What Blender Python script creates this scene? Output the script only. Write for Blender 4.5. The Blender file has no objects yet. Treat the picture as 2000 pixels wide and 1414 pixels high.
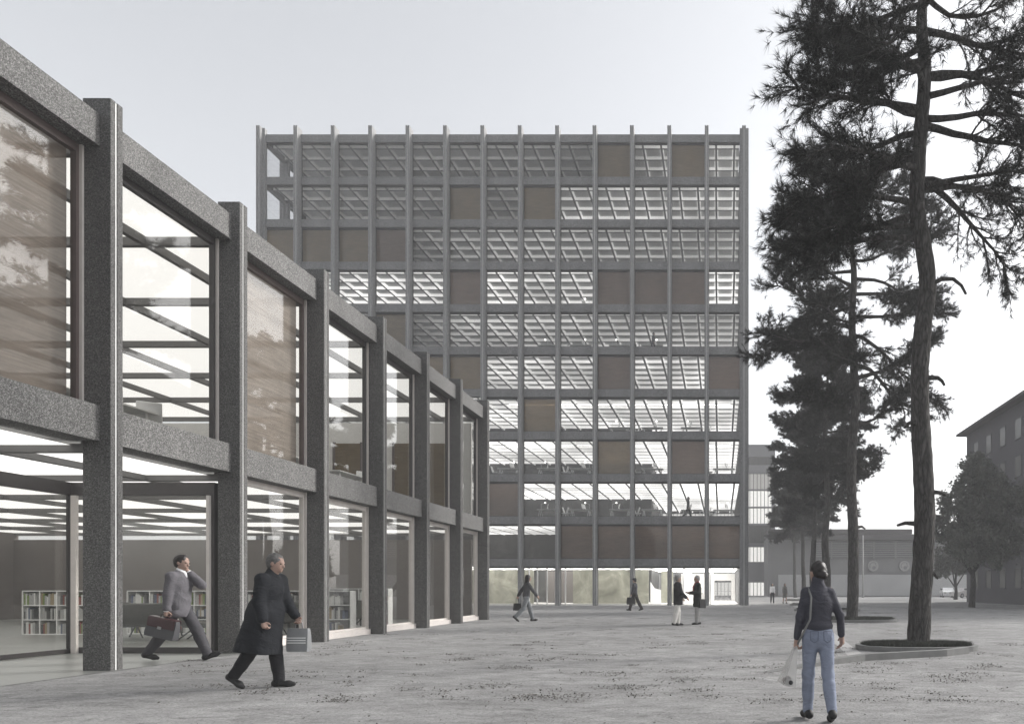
import bpy, math, random
import numpy as np
from mathutils import Vector, Matrix

random.seed(7)
SC = bpy.context.scene
COL = SC.collection
F, CX, CY, H = 1360.0, 1410.0, 1148.0, 1.39      # focal length in pixels, vanishing point, eye height


def P(px, py, y):
    return Vector(((px - CX) / F * y, y, H - (py - CY) / F * y))


def XP(px, y):
    return (px - CX) / F * y


# ------------------------------------------------------------------ scene objects
def thing(name, label, cat, loc=(0, 0, 0), rz=0.0, group=None):
    o = bpy.data.objects.new(name, None)
    COL.objects.link(o)
    o.empty_display_size = 0.2
    o.location = loc
    o.rotation_euler = (0, 0, rz)
    tag(o, label, cat, group)
    return o


def tag(o, label, cat, group=None, kind=None):
    o['label'] = label
    o['category'] = cat
    if group:
        o['group'] = group
    if kind:
        o['kind'] = kind
    return o


def copy_tree(o, parent=None):
    c = o.copy()
    COL.objects.link(c)
    if parent:
        c.parent = parent
    for ch in list(o.children):
        copy_tree(ch, c)
    return c


class MB:
    """collects faces, then links them as one mesh object"""

    def __init__(s):
        s.v, s.f, s.m = [], [], []

    def quad(s, a, b, c, d, mi=0):
        n = len(s.v)
        s.v += [tuple(a), tuple(b), tuple(c), tuple(d)]
        s.f.append((n, n + 1, n + 2, n + 3))
        s.m.append(mi)

    def poly(s, pts, mi=0):
        n = len(s.v)
        s.v += [tuple(p) for p in pts]
        s.f.append(tuple(range(n, n + len(pts))))
        s.m.append(mi)

    def box(s, x0, x1, y0, y1, z0, z1, mi=0, mats=None, skip=''):
        n = len(s.v)
        s.v += [(x0, y0, z0), (x1, y0, z0), (x1, y1, z0), (x0, y1, z0),
                (x0, y0, z1), (x1, y0, z1), (x1, y1, z1), (x0, y1, z1)]
        fs = {'b': (0, 3, 2, 1), 't': (4, 5, 6, 7), 'f': (0, 1, 5, 4), 'k': (2, 3, 7, 6), 'l': (3, 0, 4, 7), 'r': (1, 2, 6, 5)}
        for k, q in fs.items():
            if k in skip:
                continue
            s.f.append(tuple(n + i for i in q))
            s.m.append(mats.get(k, mi) if mats else mi)

    def obox(s, c, ax, ay, az, mi=0):
        """box from centre and three half axes"""
        c, ax, ay, az = Vector(c), Vector(ax), Vector(ay), Vector(az)
        n = len(s.v)
        for k in (-1, 1):
            for i, j in ((-1, -1), (1, -1), (1, 1), (-1, 1)):
                s.v.append(tuple(c + ax * i + ay * j + az * k))
        for q in ((0, 3, 2, 1), (4, 5, 6, 7), (0, 1, 5, 4), (2, 3, 7, 6), (3, 0, 4, 7), (1, 2, 6, 5)):
            s.f.append(tuple(n + i for i in q))
            s.m.append(mi)

    def prism(s, pts, z0, z1, mi=0, mtop=None):
        n, k = len(s.v), len(pts)
        s.v += [(p[0], p[1], z0) for p in pts] + [(p[0], p[1], z1) for p in pts]
        s.f.append(tuple(range(n + k - 1, n - 1, -1)))
        s.m.append(mi)
        s.f.append(tuple(range(n + k, n + 2 * k)))
        s.m.append(mi if mtop is None else mtop)
        for i in range(k):
            j = (i + 1) % k
            s.f.append((n + i, n + j, n + k + j, n + k + i))
            s.m.append(mi)

    def tube(s, pts, rad, seg=8, mi=0, cap=True, wob=0.0):
        pts = [Vector(p) for p in pts]
        n0 = len(s.v)
        up = None
        for i, p in enumerate(pts):
            d = (pts[min(i + 1, len(pts) - 1)] - pts[max(i - 1, 0)])
            d = d.normalized() if d.length > 1e-9 else Vector((0, 0, 1))
            if up is None:
                up = d.orthogonal().normalized()
            up = (up - d * up.dot(d))
            up = up.normalized() if up.length > 1e-6 else d.orthogonal().normalized()
            w = d.cross(up)
            r = rad[i] if hasattr(rad, '__len__') else rad
            for k in range(seg):
                a = 2 * math.pi * k / seg
                rr = r * (1 + (random.uniform(-wob, wob) if wob else 0))
                s.v.append(tuple(p + (up * math.cos(a) + w * math.sin(a)) * rr))
        for i in range(len(pts) - 1):
            for k in range(seg):
                a, b = n0 + i * seg + k, n0 + i * seg + (k + 1) % seg
                s.f.append((a, b, b + seg, a + seg))
                s.m.append(mi)
        if cap:
            s.f.append(tuple(n0 + k for k in range(seg - 1, -1, -1)))
            e = n0 + (len(pts) - 1) * seg
            s.f.append(tuple(e + k for k in range(seg)))
            s.m += [mi, mi]

    def lathe(s, prof, c=(0, 0, 0), seg=16, mi=0):
        n0 = len(s.v)
        for r, z in prof:
            for k in range(seg):
                a = 2 * math.pi * k / seg
                s.v.append((c[0] + r * math.cos(a), c[1] + r * math.sin(a), c[2] + z))
        for i in range(len(prof) - 1):
            for k in range(seg):
                a, b = n0 + i * seg + k, n0 + i * seg + (k + 1) % seg
                s.f.append((a, b, b + seg, a + seg))
                s.m.append(mi)

    def build(s, name, mats, parent=None, smooth=False, local=False, bevel=0.0):
        """vertices in world space unless local; a parent without rotation is subtracted"""
        me = bpy.data.meshes.new(name)
        off = Vector((0, 0, 0))
        if parent is not None and not local:
            q = parent
            while q is not None:
                off += q.location
                q = q.parent
        v = np.array(s.v, dtype=np.float64) - np.array(off)
        me.from_pydata(v.tolist(), [], s.f)
        mats = mats if isinstance(mats, (list, tuple)) else [mats]
        for m in mats:
            me.materials.append(m)
        if len(mats) > 1:
            me.polygons.foreach_set('material_index', s.m)
        if smooth:
            me.polygons.foreach_set('use_smooth', [True] * len(s.f))
        me.update()
        o = bpy.data.objects.new(name, me)
        COL.objects.link(o)
        if parent is not None:
            o.parent = parent
        if bevel:
            b = o.modifiers.new('bevel', 'BEVEL')
            b.width, b.segments, b.limit_method = bevel, 2, 'ANGLE'
        return o


def mesh_np(name, v, f, mat, parent=None, smooth=False, loc=None):
    """fast mesh from numpy arrays; f is (n,3) or (n,4)"""
    me = bpy.data.meshes.new(name)
    k = f.shape[1]
    me.vertices.add(len(v))
    me.vertices.foreach_set('co', np.asarray(v, dtype=np.float32).ravel())
    me.loops.add(f.size)
    me.loops.foreach_set('vertex_index', f.astype(np.int32).ravel())
    me.polygons.add(len(f))
    me.polygons.foreach_set('loop_start', np.arange(0, f.size, k, dtype=np.int32))
    me.polygons.foreach_set('loop_total', np.full(len(f), k, dtype=np.int32))
    me.materials.append(mat)
    me.update(calc_edges=True)
    me.validate()
    if smooth:
        me.polygons.foreach_set('use_smooth', np.ones(len(me.polygons), dtype=bool))
    o = bpy.data.objects.new(name, me)
    COL.objects.link(o)
    if parent is not None:
        o.parent = parent
    if loc is not None:
        o.location = loc
    return o


# ------------------------------------------------------------------ materials
class N:
    def __init__(s, name):
        s.mat = bpy.data.materials.new(name)
        s.mat.use_nodes = True
        s.t = s.mat.node_tree
        s.t.nodes.clear()
        s.out = s.t.nodes.new('ShaderNodeOutputMaterial')

    def n(s, typ, **kw):
        nd = s.t.nodes.new('ShaderNode' + typ)
        for k, v in kw.items():
            if k.startswith('i_'):
                nd.inputs[k[2:].replace('_', ' ')].default_value = v
            else:
                setattr(nd, k, v)
        return nd

    def l(s, a, b):
        s.t.links.new(a, b)

    def coords(s, scale=(1, 1, 1), kind='Object', rand=True):
        tc = s.n('TexCoord')
        mp = s.n('Mapping')
        mp.inputs['Scale'].default_value = scale
        s.l(tc.outputs[kind], mp.inputs['Vector'])
        if rand:
            oi = s.n('ObjectInfo')
            mu = s.n('Math', operation='MULTIPLY')
            mu.inputs[1].default_value = 37.0
            s.l(oi.outputs['Random'], mu.inputs[0])
            cb = s.n('CombineXYZ')
            for i in range(3):
                s.l(mu.outputs[0], cb.inputs[i])
            s.l(cb.outputs[0], mp.inputs['Location'])
        return mp.outputs[0]

    def noise(s, vec, scale, detail=4, rough=0.55, dist=0.0):
        nd = s.n('TexNoise')
        nd.inputs['Scale'].default_value = scale
        nd.inputs['Detail'].default_value = detail
        nd.inputs['Roughness'].default_value = rough
        nd.inputs['Distortion'].default_value = dist
        s.l(vec, nd.inputs['Vector'])
        return nd.outputs['Fac']

    def ramp(s, fac, stops, interp='LINEAR'):
        nd = s.n('ValToRGB')
        cr = nd.color_ramp
        cr.interpolation = interp
        while len(cr.elements) > 1:
            cr.elements.remove(cr.elements[0])
        for i, (p, c) in enumerate(stops):
            c = (c, c, c) if not hasattr(c, '__len__') else c
            e = cr.elements[0] if i == 0 else cr.elements.new(p)
            e.position = p
            e.color = (*c, 1)
        s.l(fac, nd.inputs['Fac'])
        return nd.outputs['Color']

    def mix(s, fac, a, b, mode='MIX'):
        nd = s.n('Mix', data_type='RGBA', blend_type=mode)
        for sock, v in ((nd.inputs['Factor'], fac), (nd.inputs['A'], a), (nd.inputs['B'], b)):
            pass
        ins = [i for i in nd.inputs]
        fs = ins[0]
        A = [i for i in ins if i.name == 'A' and i.type == 'RGBA'][0]
        B = [i for i in ins if i.name == 'B' and i.type == 'RGBA'][0]
        for sock, v in ((fs, fac), (A, a), (B, b)):
            if isinstance(v, bpy.types.NodeSocket):
                s.l(v, sock)
            elif hasattr(v, '__len__'):
                sock.default_value = (*v, 1)
            else:
                sock.default_value = v
        return [o for o in nd.outputs if o.type == 'RGBA'][0]

    def math(s, op, a, b=None):
        nd = s.n('Math', operation=op)
        for i, v in enumerate((a, b)):
            if v is None:
                continue
            if isinstance(v, bpy.types.NodeSocket):
                s.l(v, nd.inputs[i])
            else:
                nd.inputs[i].default_value = v
        return nd.outputs[0]

    def bsdf(s, color, rough=0.7, metal=0.0, spec=0.4, bump=None, bstr=0.3, bdist=0.01):
        b = s.n('BsdfPrincipled')
        if isinstance(color, bpy.types.NodeSocket):
            s.l(color, b.inputs['Base Color'])
        else:
            b.inputs['Base Color'].default_value = (*color, 1)
        if isinstance(rough, bpy.types.NodeSocket):
            s.l(rough, b.inputs['Roughness'])
        else:
            b.inputs['Roughness'].default_value = rough
        b.inputs['Metallic'].default_value = metal
        b.inputs['Specular IOR Level'].default_value = spec
        if bump is not None:
            bn = s.n('Bump')
            bn.inputs['Strength'].default_value = bstr
            bn.inputs['Distance'].default_value = bdist
            s.l(bump, bn.inputs['Height'])
            s.l(bn.outputs[0], b.inputs['Normal'])
        return b

    def done(s, sh):
        s.l(sh.outputs[0] if hasattr(sh, 'outputs') else sh, s.out.inputs['Surface'])
        return s.mat


def m_plain(name, col, rough=0.6, metal=0.0, var=0.12, vs=6.0, bump=0.1, spec=0.4):
    k = N(name)
    v = k.coords()
    nz = k.noise(v, vs, 5)
    c = k.ramp(nz, [(0.25, tuple(x * (1 - var) for x in col)), (0.75, tuple(min(1, x * (1 + var)) for x in col))])
    fine = k.noise(v, vs * 14, 3)
    return k.done(k.bsdf(c, rough, metal, spec, bump=fine, bstr=bump, bdist=0.004))


def m_granite(name, dark, mid, light, grain, rough=0.75, streak=0.3):
    k = N(name)
    v = k.coords()
    vo = k.n('TexVoronoi')
    vo.inputs['Scale'].default_value = grain
    k.l(v, vo.inputs['Vector'])
    sep = k.n('SeparateColor')
    k.l(vo.outputs['Color'], sep.inputs[0])
    sp = k.ramp(sep.outputs[0], [(0.0, dark), (0.25, dark), (0.45, mid), (0.72, mid), (0.9, light), (1.0, light)])
    n2 = k.noise(v, grain * 0.45, 6, 0.75)
    sp2 = k.mix(0.45, sp, k.ramp(n2, [(0.36, dark), (0.52, mid), (0.66, light)]))
    v2 = k.coords((1, 1, 0.25))
    big = k.noise(v2, 0.9, 6, 0.65, 0.5)
    c = k.mix(1.0, sp2, k.ramp(big, [(0.3, 1 - streak), (0.7, 1.0)]), 'MULTIPLY')
    return k.done(k.bsdf(c, rough, 0, 0.35, bump=n2, bstr=0.25, bdist=0.004))


def m_glass(name, f0, tint=(1, 1, 1), wave=0.0, cap=1.0, pw=5.0):
    """thin architectural pane: what is not mirrored passes straight through"""
    k = N(name)
    ge = k.n('NewGeometry')
    dt = k.n('VectorMath', operation='DOT_PRODUCT')
    k.l(ge.outputs['Normal'], dt.inputs[0])
    k.l(ge.outputs['Incoming'], dt.inputs[1])
    c = k.math('ABSOLUTE', dt.outputs['Value'])
    p = k.math('POWER', k.math('SUBTRACT', 1.0, c), pw)
    fr = k.math('MINIMUM', k.math('ADD', k.math('MULTIPLY', p, 1 - f0), f0), cap)
    tr = k.n('BsdfTransparent')
    tr.inputs['Color'].default_value = (*tint, 1)
    gl = k.n('BsdfGlossy')
    gl.inputs['Roughness'].default_value = 0.0
    gl.inputs['Color'].default_value = (0.95, 0.95, 0.95, 1)
    if wave:
        v = k.coords()
        b = k.n('Bump')
        b.inputs['Strength'].default_value = wave
        b.inputs['Distance'].default_value = 0.02
        k.l(k.noise(v, 0.7, 1), b.inputs['Height'])
        k.l(b.outputs[0], gl.inputs['Normal'])
    mx = k.n('MixShader')
    k.l(fr, mx.inputs[0])
    k.l(tr.outputs[0], mx.inputs[1])
    k.l(gl.outputs[0], mx.inputs[2])
    return k.done(mx)


def m_blind(name, col, open_=0.15, transl=0.35, tint=(1, 1, 1)):
    k = N(name)
    v = k.coords((1, 1, 1))
    wv = k.coords((1.5, 1.5, 26), rand=True)
    c = k.mix(1.0, col, k.ramp(k.noise(v, 1.3, 4), [(0.3, 0.85), (0.7, 1.0)]), 'MULTIPLY')
    c = k.mix(1.0, c, k.ramp(k.noise(wv, 1.0, 4), [(0.3, 0.74), (0.7, 1.06)]), 'MULTIPLY')
    d = k.n('BsdfDiffuse')
    k.l(c, d.inputs[0])
    t = k.n('BsdfTranslucent')
    k.l(c, t.inputs[0])
    m1 = k.n('MixShader')
    m1.inputs[0].default_value = transl
    k.l(d.outputs[0], m1.inputs[1])
    k.l(t.outputs[0], m1.inputs[2])
    tr = k.n('BsdfTransparent')
    tr.inputs['Color'].default_value = (*tint, 1)
    m2 = k.n('MixShader')
    m2.inputs[0].default_value = open_
    k.l(m1.outputs[0], m2.inputs[1])
    k.l(tr.outputs[0], m2.inputs[2])
    return k.done(m2)


def m_lamp(name, strength, col=(1, 0.98, 0.95), base=0.8):
    k = N(name)
    b = k.bsdf((base, base, base), 0.6)
    b.inputs['Emission Color'].default_value = (*col, 1)
    b.inputs['Emission Strength'].default_value = strength
    k.mat.cycles.emission_sampling = 'NONE'
    return k.done(b)


def m_coffer_glow(name):
    """coffer beam sides that glow in place of light falling on them: strength comes from the object's colour (red = level, green = dark share on the left)"""
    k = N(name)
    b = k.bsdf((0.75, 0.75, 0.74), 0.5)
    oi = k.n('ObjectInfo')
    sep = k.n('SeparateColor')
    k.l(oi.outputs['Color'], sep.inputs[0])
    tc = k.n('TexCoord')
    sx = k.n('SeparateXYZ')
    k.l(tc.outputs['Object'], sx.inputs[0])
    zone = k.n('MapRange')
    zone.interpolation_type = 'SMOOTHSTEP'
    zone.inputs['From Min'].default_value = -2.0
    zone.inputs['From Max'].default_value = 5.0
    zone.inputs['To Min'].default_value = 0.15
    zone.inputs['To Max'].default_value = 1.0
    # glowing zone starts at x = green * 40 m
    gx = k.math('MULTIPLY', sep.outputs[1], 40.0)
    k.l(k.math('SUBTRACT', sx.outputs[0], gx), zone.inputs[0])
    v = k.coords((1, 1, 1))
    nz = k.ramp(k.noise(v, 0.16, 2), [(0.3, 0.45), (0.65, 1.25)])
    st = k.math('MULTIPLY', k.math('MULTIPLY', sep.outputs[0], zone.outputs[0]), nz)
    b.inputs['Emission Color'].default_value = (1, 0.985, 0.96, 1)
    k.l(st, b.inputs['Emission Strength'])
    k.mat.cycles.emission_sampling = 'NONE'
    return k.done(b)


M = {}
M['granite'] = m_granite('granite_sunlit', (0.035, 0.034, 0.033), (0.135, 0.133, 0.13), (0.42, 0.415, 0.405), 84)  # column granite lightened to carry sunlight on the beams
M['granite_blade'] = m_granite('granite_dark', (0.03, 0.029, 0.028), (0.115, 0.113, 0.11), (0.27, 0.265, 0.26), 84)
M['stone'] = m_granite('stone_grey', (0.12, 0.12, 0.122), (0.2, 0.2, 0.203), (0.3, 0.3, 0.3), 26, streak=0.2)
M['stone_side'] = M['stone']
M['joint'] = m_plain('joint_pale', (0.5, 0.5, 0.49), 0.5, var=0.05)
M['white_strip'] = m_plain('strip_white', (0.88, 0.88, 0.87), 0.35, var=0.02)
M['frame_dark'] = m_plain('frame_dark', (0.055, 0.05, 0.05), 0.45, var=0.1)
M['frame_shade'] = m_plain('frame_black_shade', (0.02, 0.02, 0.02), 0.6, var=0.1)  # near-black: shade under the beams put into the frame colour
M['stone_col'] = m_granite('stone_lit_tone', (0.16, 0.16, 0.162), (0.26, 0.26, 0.262), (0.38, 0.38, 0.38), 26, streak=0.2)  # light on the column fronts put into a paler stone colour
M['frame_brown'] = m_plain('frame_brown', (0.11, 0.085, 0.08), 0.5, var=0.1)
M['frame_pale'] = m_plain('frame_pale', (0.6, 0.56, 0.53), 0.45, var=0.06)
M['glass_left'] = m_glass('glass_coated', 0.025, (0.93, 0.93, 0.92), wave=0.02, cap=0.6, pw=3.6)
M['glass_tower'] = m_glass('glass_tower', 0.02, (0.93, 0.93, 0.93), wave=0.03, cap=0.6)
M['glass_plain'] = m_glass('glass_plain', 0.06, (0.93, 0.93, 0.92), cap=0.6)
M['blind_brown'] = m_blind('blind_brown', (0.36, 0.285, 0.185), 0.36, 0.3, (0.5, 0.42, 0.31))
M['blind_mauve'] = m_blind('blind_mauve', (0.3, 0.225, 0.18), 0.34, 0.3, (0.42, 0.35, 0.3))
M['blind_beige'] = m_blind('blind_beige', (0.6, 0.53, 0.475), 0.27, 0.55)
M['blind_taupe'] = m_blind('blind_taupe', (0.42, 0.365, 0.325), 0.27, 0.5)
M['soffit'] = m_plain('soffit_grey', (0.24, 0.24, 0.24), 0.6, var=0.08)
M['panel'] = m_plain('ceiling_panel', (0.72, 0.72, 0.72), 0.7, var=0.06)
M['coffer'] = m_coffer_glow('coffer_side_glow')
M['carpet'] = m_plain('carpet_grey', (0.16, 0.16, 0.155), 0.9)
M['int_floor'] = m_plain('floor_polished', (0.19, 0.195, 0.185), 0.3, var=0.06)
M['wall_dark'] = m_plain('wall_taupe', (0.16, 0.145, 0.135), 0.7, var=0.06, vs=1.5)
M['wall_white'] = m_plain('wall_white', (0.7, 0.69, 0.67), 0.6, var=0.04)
M['lum_ceiling'] = m_lamp('luminous_ceiling', 0.56)
M['lum_low'] = m_lamp('luminous_ceiling_low', 0.6)
M['beam_int'] = m_plain('beam_grey', (0.15, 0.147, 0.143), 0.6, var=0.06)
M['white_paint'] = m_plain('paint_white', (0.78, 0.78, 0.77), 0.4, var=0.04)
M['lamp_glow'] = m_lamp('lamp_globe', 3.0)
M['black'] = m_plain('black_metal', (0.02, 0.02, 0.021), 0.4)
M['metal_grey'] = m_plain('metal_grey', (0.3, 0.3, 0.3), 0.4, 0.3)


def m_marble():
    k = N('marble_olive')
    v = k.coords((1, 1, 1))
    a = k.noise(v, 0.55, 6, 0.62, 0.8)
    c = k.ramp(a, [(0.3, (0.14, 0.14, 0.112)), (0.5, (0.25, 0.25, 0.2)), (0.62, (0.36, 0.355, 0.29)), (0.75, (0.52, 0.51, 0.43))])
    return k.done(k.bsdf(c, 0.35, 0, 0.4))


M['marble'] = m_marble()


def m_core():
    k = N('core_mottled')
    v = k.coords((1, 1, 1))
    a = k.noise(v, 0.45, 5, 0.6, 0.6)
    c = k.ramp(a, [(0.3, (0.03, 0.03, 0.029)), (0.52, (0.065, 0.065, 0.062)), (0.75, (0.16, 0.16, 0.152))])
    return k.done(k.bsdf(c, 0.5, 0, 0.4))


M['core'] = m_core()


def m_ground():
    k = N('ground_sand')
    v = k.coords((1, 1, 1), rand=False)
    big = k.noise(v, 0.12, 5, 0.6)
    mid = k.noise(v, 1.1, 6, 0.7, 0.4)
    vs = k.coords((0.8, 1.6, 1), rand=False)
    st = k.noise(vs, 1.6, 6, 0.72, 0.6)
    fine = k.noise(v, 28, 6, 0.75)
    c = k.ramp(mid, [(0.28, (0.24, 0.238, 0.235)), (0.5, (0.325, 0.322, 0.319)), (0.72, (0.41, 0.407, 0.402))])
    c = k.mix(0.35, c, k.ramp(st, [(0.34, (0.17, 0.168, 0.166)), (0.46, (0.29, 0.287, 0.284)), (0.7, (0.41, 0.407, 0.402))]))
    c = k.mix(1.0, c, k.ramp(big, [(0.3, 0.72), (0.7, 1.12)]), 'MULTIPLY')
    blot = k.noise(k.coords((0.8, 1.6, 1), rand=False), 2.6, 8, 0.78, 1.2)
    c = k.mix(1.0, c, k.ramp(blot, [(0.33, 0.4), (0.4, 0.78), (0.52, 1.0), (0.7, 1.14)]), 'MULTIPLY')
    c = k.mix(1.0, c, k.ramp(fine, [(0.34, 0.45), (0.47, 0.95), (0.7, 1.2)]), 'MULTIPLY')
    h = k.math('ADD', k.math('ADD', k.math('MULTIPLY', fine, 0.3), k.math('MULTIPLY', blot, 0.9)), k.math('ADD', st, k.math('MULTIPLY', mid, 0.8)))
    return k.done(k.bsdf(c, 0.95, 0, 0.15, bump=h, bstr=0.75, bdist=0.06))


M['ground'] = m_ground()
M['kerb'] = m_plain('kerb_stone', (0.16, 0.16, 0.156), 0.8, var=0.15, vs=5, bump=0.3)
M['kerb_pale'] = m_plain('strip_stone', (0.33, 0.325, 0.32), 0.8, var=0.1, vs=4, bump=0.2)
M['soil'] = m_plain('soil', (0.05, 0.046, 0.04), 0.95, var=0.3, vs=8, bump=0.5)
M['grass'] = m_plain('grass_blade', (0.035, 0.038, 0.03), 0.8, var=0.4, vs=3)
M['litter'] = m_plain('leaf_litter', (0.075, 0.068, 0.06), 0.9, var=0.5, vs=9)
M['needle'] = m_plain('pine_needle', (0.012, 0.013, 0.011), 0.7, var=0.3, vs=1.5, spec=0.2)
M['leaf'] = m_plain('leaf', (0.11, 0.115, 0.1), 0.6, var=0.45, vs=1.0, spec=0.3)


def m_bark():
    k = N('pine_bark')
    v = k.coords((1, 1, 0.22), rand=True)
    vo = k.n('TexVoronoi', feature='DISTANCE_TO_EDGE')
    vo.inputs['Scale'].default_value = 11
    ns = k.noise(v, 4, 4)
    vv = k.n('VectorMath', operation='ADD')
    cb = k.n('CombineXYZ')
    for i in range(3):
        k.l(k.math('MULTIPLY', ns, 0.35), cb.inputs[i])
    k.l(v, vv.inputs[0])
    k.l(cb.outputs[0], vv.inputs[1])
    k.l(vv.outputs[0], vo.inputs['Vector'])
    d = vo.outputs['Distance']
    fine = k.noise(v, 30, 5, 0.7)
    c = k.mix(0.4, k.ramp(d, [(0.0, (0.012, 0.0115, 0.011)), (0.12, (0.045, 0.043, 0.041)), (0.4, (0.095, 0.09, 0.086))]),
              k.ramp(fine, [(0.3, (0.03, 0.028, 0.027)), (0.7, (0.14, 0.133, 0.127))]))
    h = k.math('ADD', k.math('MINIMUM', k.math('MULTIPLY', d, 4.0), 1.0), k.math('MULTIPLY', fine, 0.5))
    return k.done(k.bsdf(c, 0.95, 0, 0.2, bump=h, bstr=0.9, bdist=0.04))


M['bark'] = m_bark()
# ------------------------------------------------------------------ ground
g = MB()
nx = [-420, -120, -60, -30, 0, 30, 60, 120, 420]
g.quad((-420, -60, 0), (420, -60, 0), (420, 420, 0), (-420, 420, 0))
o = g.build('ground', M['ground'])
o['kind'] = 'structure'

# ------------------------------------------------------------------ the long low building on the left
XG = -10.78                                            # glass plane
COLY = [11.79 + 3.13 * (k - 1) for k in range(-1, 8)]  # columns, index 0 is k = -1
YEND = COLY[-1] + 0.12
lib = thing('library_building', 'long two-storey glass building framed by speckled dark granite columns and beams',
            'building', (XG, COLY[0] - 2.0, 0))


def blade_col(y):
    m = MB()
    m.box(-10.72, -10.25, y - 0.115, y - 0.016, 0, 9.6)
    m.box(-10.72, -10.25, y + 0.016, y + 0.125, 0, 9.6)
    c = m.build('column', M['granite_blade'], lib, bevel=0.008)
    s = MB()
    s.box(-10.70, -10.265, y - 0.0155, y + 0.0155, 0, 9.585)
    so = s.build('light_strip', M['white_strip'], lib)
    so.parent = c
    return c


for y in COLY:
    blade_col(y)
for k in range(len(COLY) - 1):
    y0, y1 = COLY[k] + 0.118, COLY[k + 1] - 0.108
    for (z0, z1) in ((3.85, 4.45), (8.79, 9.33)):
        m = MB()
        m.box(-10.97, -10.43, y0, y1, z0, z1)
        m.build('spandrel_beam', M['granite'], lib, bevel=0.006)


def left_window(k, upper, blind=None, pale=False):
    y0, y1 = COLY[k] + 0.13, COLY[k + 1] - 0.12
    z0, z1 = (4.452, 8.785) if upper else (0.16, 3.845)
    fm = M['frame_brown'] if blind else (M['frame_pale'] if pale else M['frame_dark'])
    m = MB()
    m.box(XG - 0.05, XG + 0.05, y0, y0 + 0.06, z0, z1)
    m.box(XG - 0.05, XG + 0.05, y1 - 0.1, y1, z0, z1, mats={})
    m.box(XG - 0.049, XG + 0.049, y0 + 0.06, y1 - 0.1, z1 - 0.14, z1)
    m.box(XG - 0.049, XG + 0.049, y0 + 0.06, y1 - 0.1, z0, z0 + 0.06)
    w = m.build('window', [fm], lib)
    p = MB()
    p.box(XG - 0.006, XG + 0.006, y0 + 0.06, y1 - 0.1, z0 + 0.06, z1 - 0.14)
    po = p.build('pane', M['glass_left'], lib)
    po.parent = w
    # the pale outer post beside the column
    q = MB()
    q.box(XG + 0.052, XG + 0.1, y1 - 0.05, y1 - 0.01, z0, z1)
    qo = q.build('mullion', M['frame_pale'], lib)
    qo.parent = w
    if not upper:
        s = MB()
        s.box(XG - 0.06, XG + 0.16, y0, y1, 0.0, 0.158)
        so = s.build('sill', M['frame_pale'], lib, bevel=0.005)
        so.parent = w
    if blind:
        b = MB()
        b.box(XG - 0.16, XG - 0.15, y0 + 0.03, y1 - 0.06, z0 + 0.01, z1 - 0.02)
        bo = b.build('blind', M[blind], lib)
        bo.parent = w
        bo['label'] = 'beige translucent roller blind drawn all the way down'


for k in range(len(COLY) - 1):
    left_window(k, True, {1: 'blind_taupe', 3: 'blind_beige'}.get(k))
    if k >= 3:
        left_window(k, False, None, True)

XB = -31.0
# floors, ceilings, walls
m = MB()
m.box(XB, XG - 0.2, COLY[0] - 2, YEND, 3.9, 4.43)
m.build('upper_floor', M['carpet'], lib)
m = MB()
m.box(XB, -10.9, COLY[0] - 2, YEND, 9.0, 9.28)
m.build('roof', M['soffit'], lib)
m = MB()
m.box(XB, -13.9, COLY[0] - 2, YEND, 0.0, 0.03)
m.box(-13.9, XG - 0.06, COLY[3] + 0.05, YEND, 0.0, 0.03)
m.build('ground_floor', M['int_floor'], lib)
m = MB()
m.box(XB - 0.3, XB, COLY[0] - 2, YEND, 0, 9.28)
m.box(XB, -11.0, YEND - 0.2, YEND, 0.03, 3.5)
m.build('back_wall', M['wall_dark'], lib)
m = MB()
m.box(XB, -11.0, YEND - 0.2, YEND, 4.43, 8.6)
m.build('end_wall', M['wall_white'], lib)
for (xa, xb) in ((-14.3, -13.1), (-12.9, -11.7), (-16.9, -15.8), (-22.4, -21.0)):
    m = MB()
    m.box(xa, xb, YEND - 0.27, YEND - 0.215, 4.45, 7.7)
    b = m.build('curtain', M['blind_brown'], lib)
    m = MB()
    m.box(xa - 0.1, xa, YEND - 0.3, YEND - 0.205, 4.44, 7.75)
    m.box(xb, xb + 0.1, YEND - 0.3, YEND - 0.205, 4.44, 7.75)
    m.build('post', M['frame_brown'], lib)


def beam_ceiling(name, zs, zp, x0, x1, ys, lum, skip=None):
    m = MB()
    for y in ys:
        m.box(x0, -10.74, y - 0.06, y + 0.06, zs, zp + 0.02)
    for i in range(6):
        x = -12.35 - 3.13 * i
        for a, b in zip(ys[:-1], ys[1:]):
            m.box(x - 0.06, x + 0.06, a + 0.06, b - 0.06, zs + 0.003, zp + 0.02)
    m.build('ceiling_beams', M['beam_int'], lib)
    p = MB()
    p.quad((x0, ys[0], zp), (x0, ys[-1], zp), (x1, ys[-1], zp), (x1, ys[0], zp))
    p.build('luminous_ceiling', lum, lib)


beam_ceiling('upper_ceiling', 8.70, 8.88, XB, -10.98, COLY, M['lum_ceiling'])
beam_ceiling('lower_ceiling', 3.68, 3.8, XB, -10.98, COLY, M['lum_low'])
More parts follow.
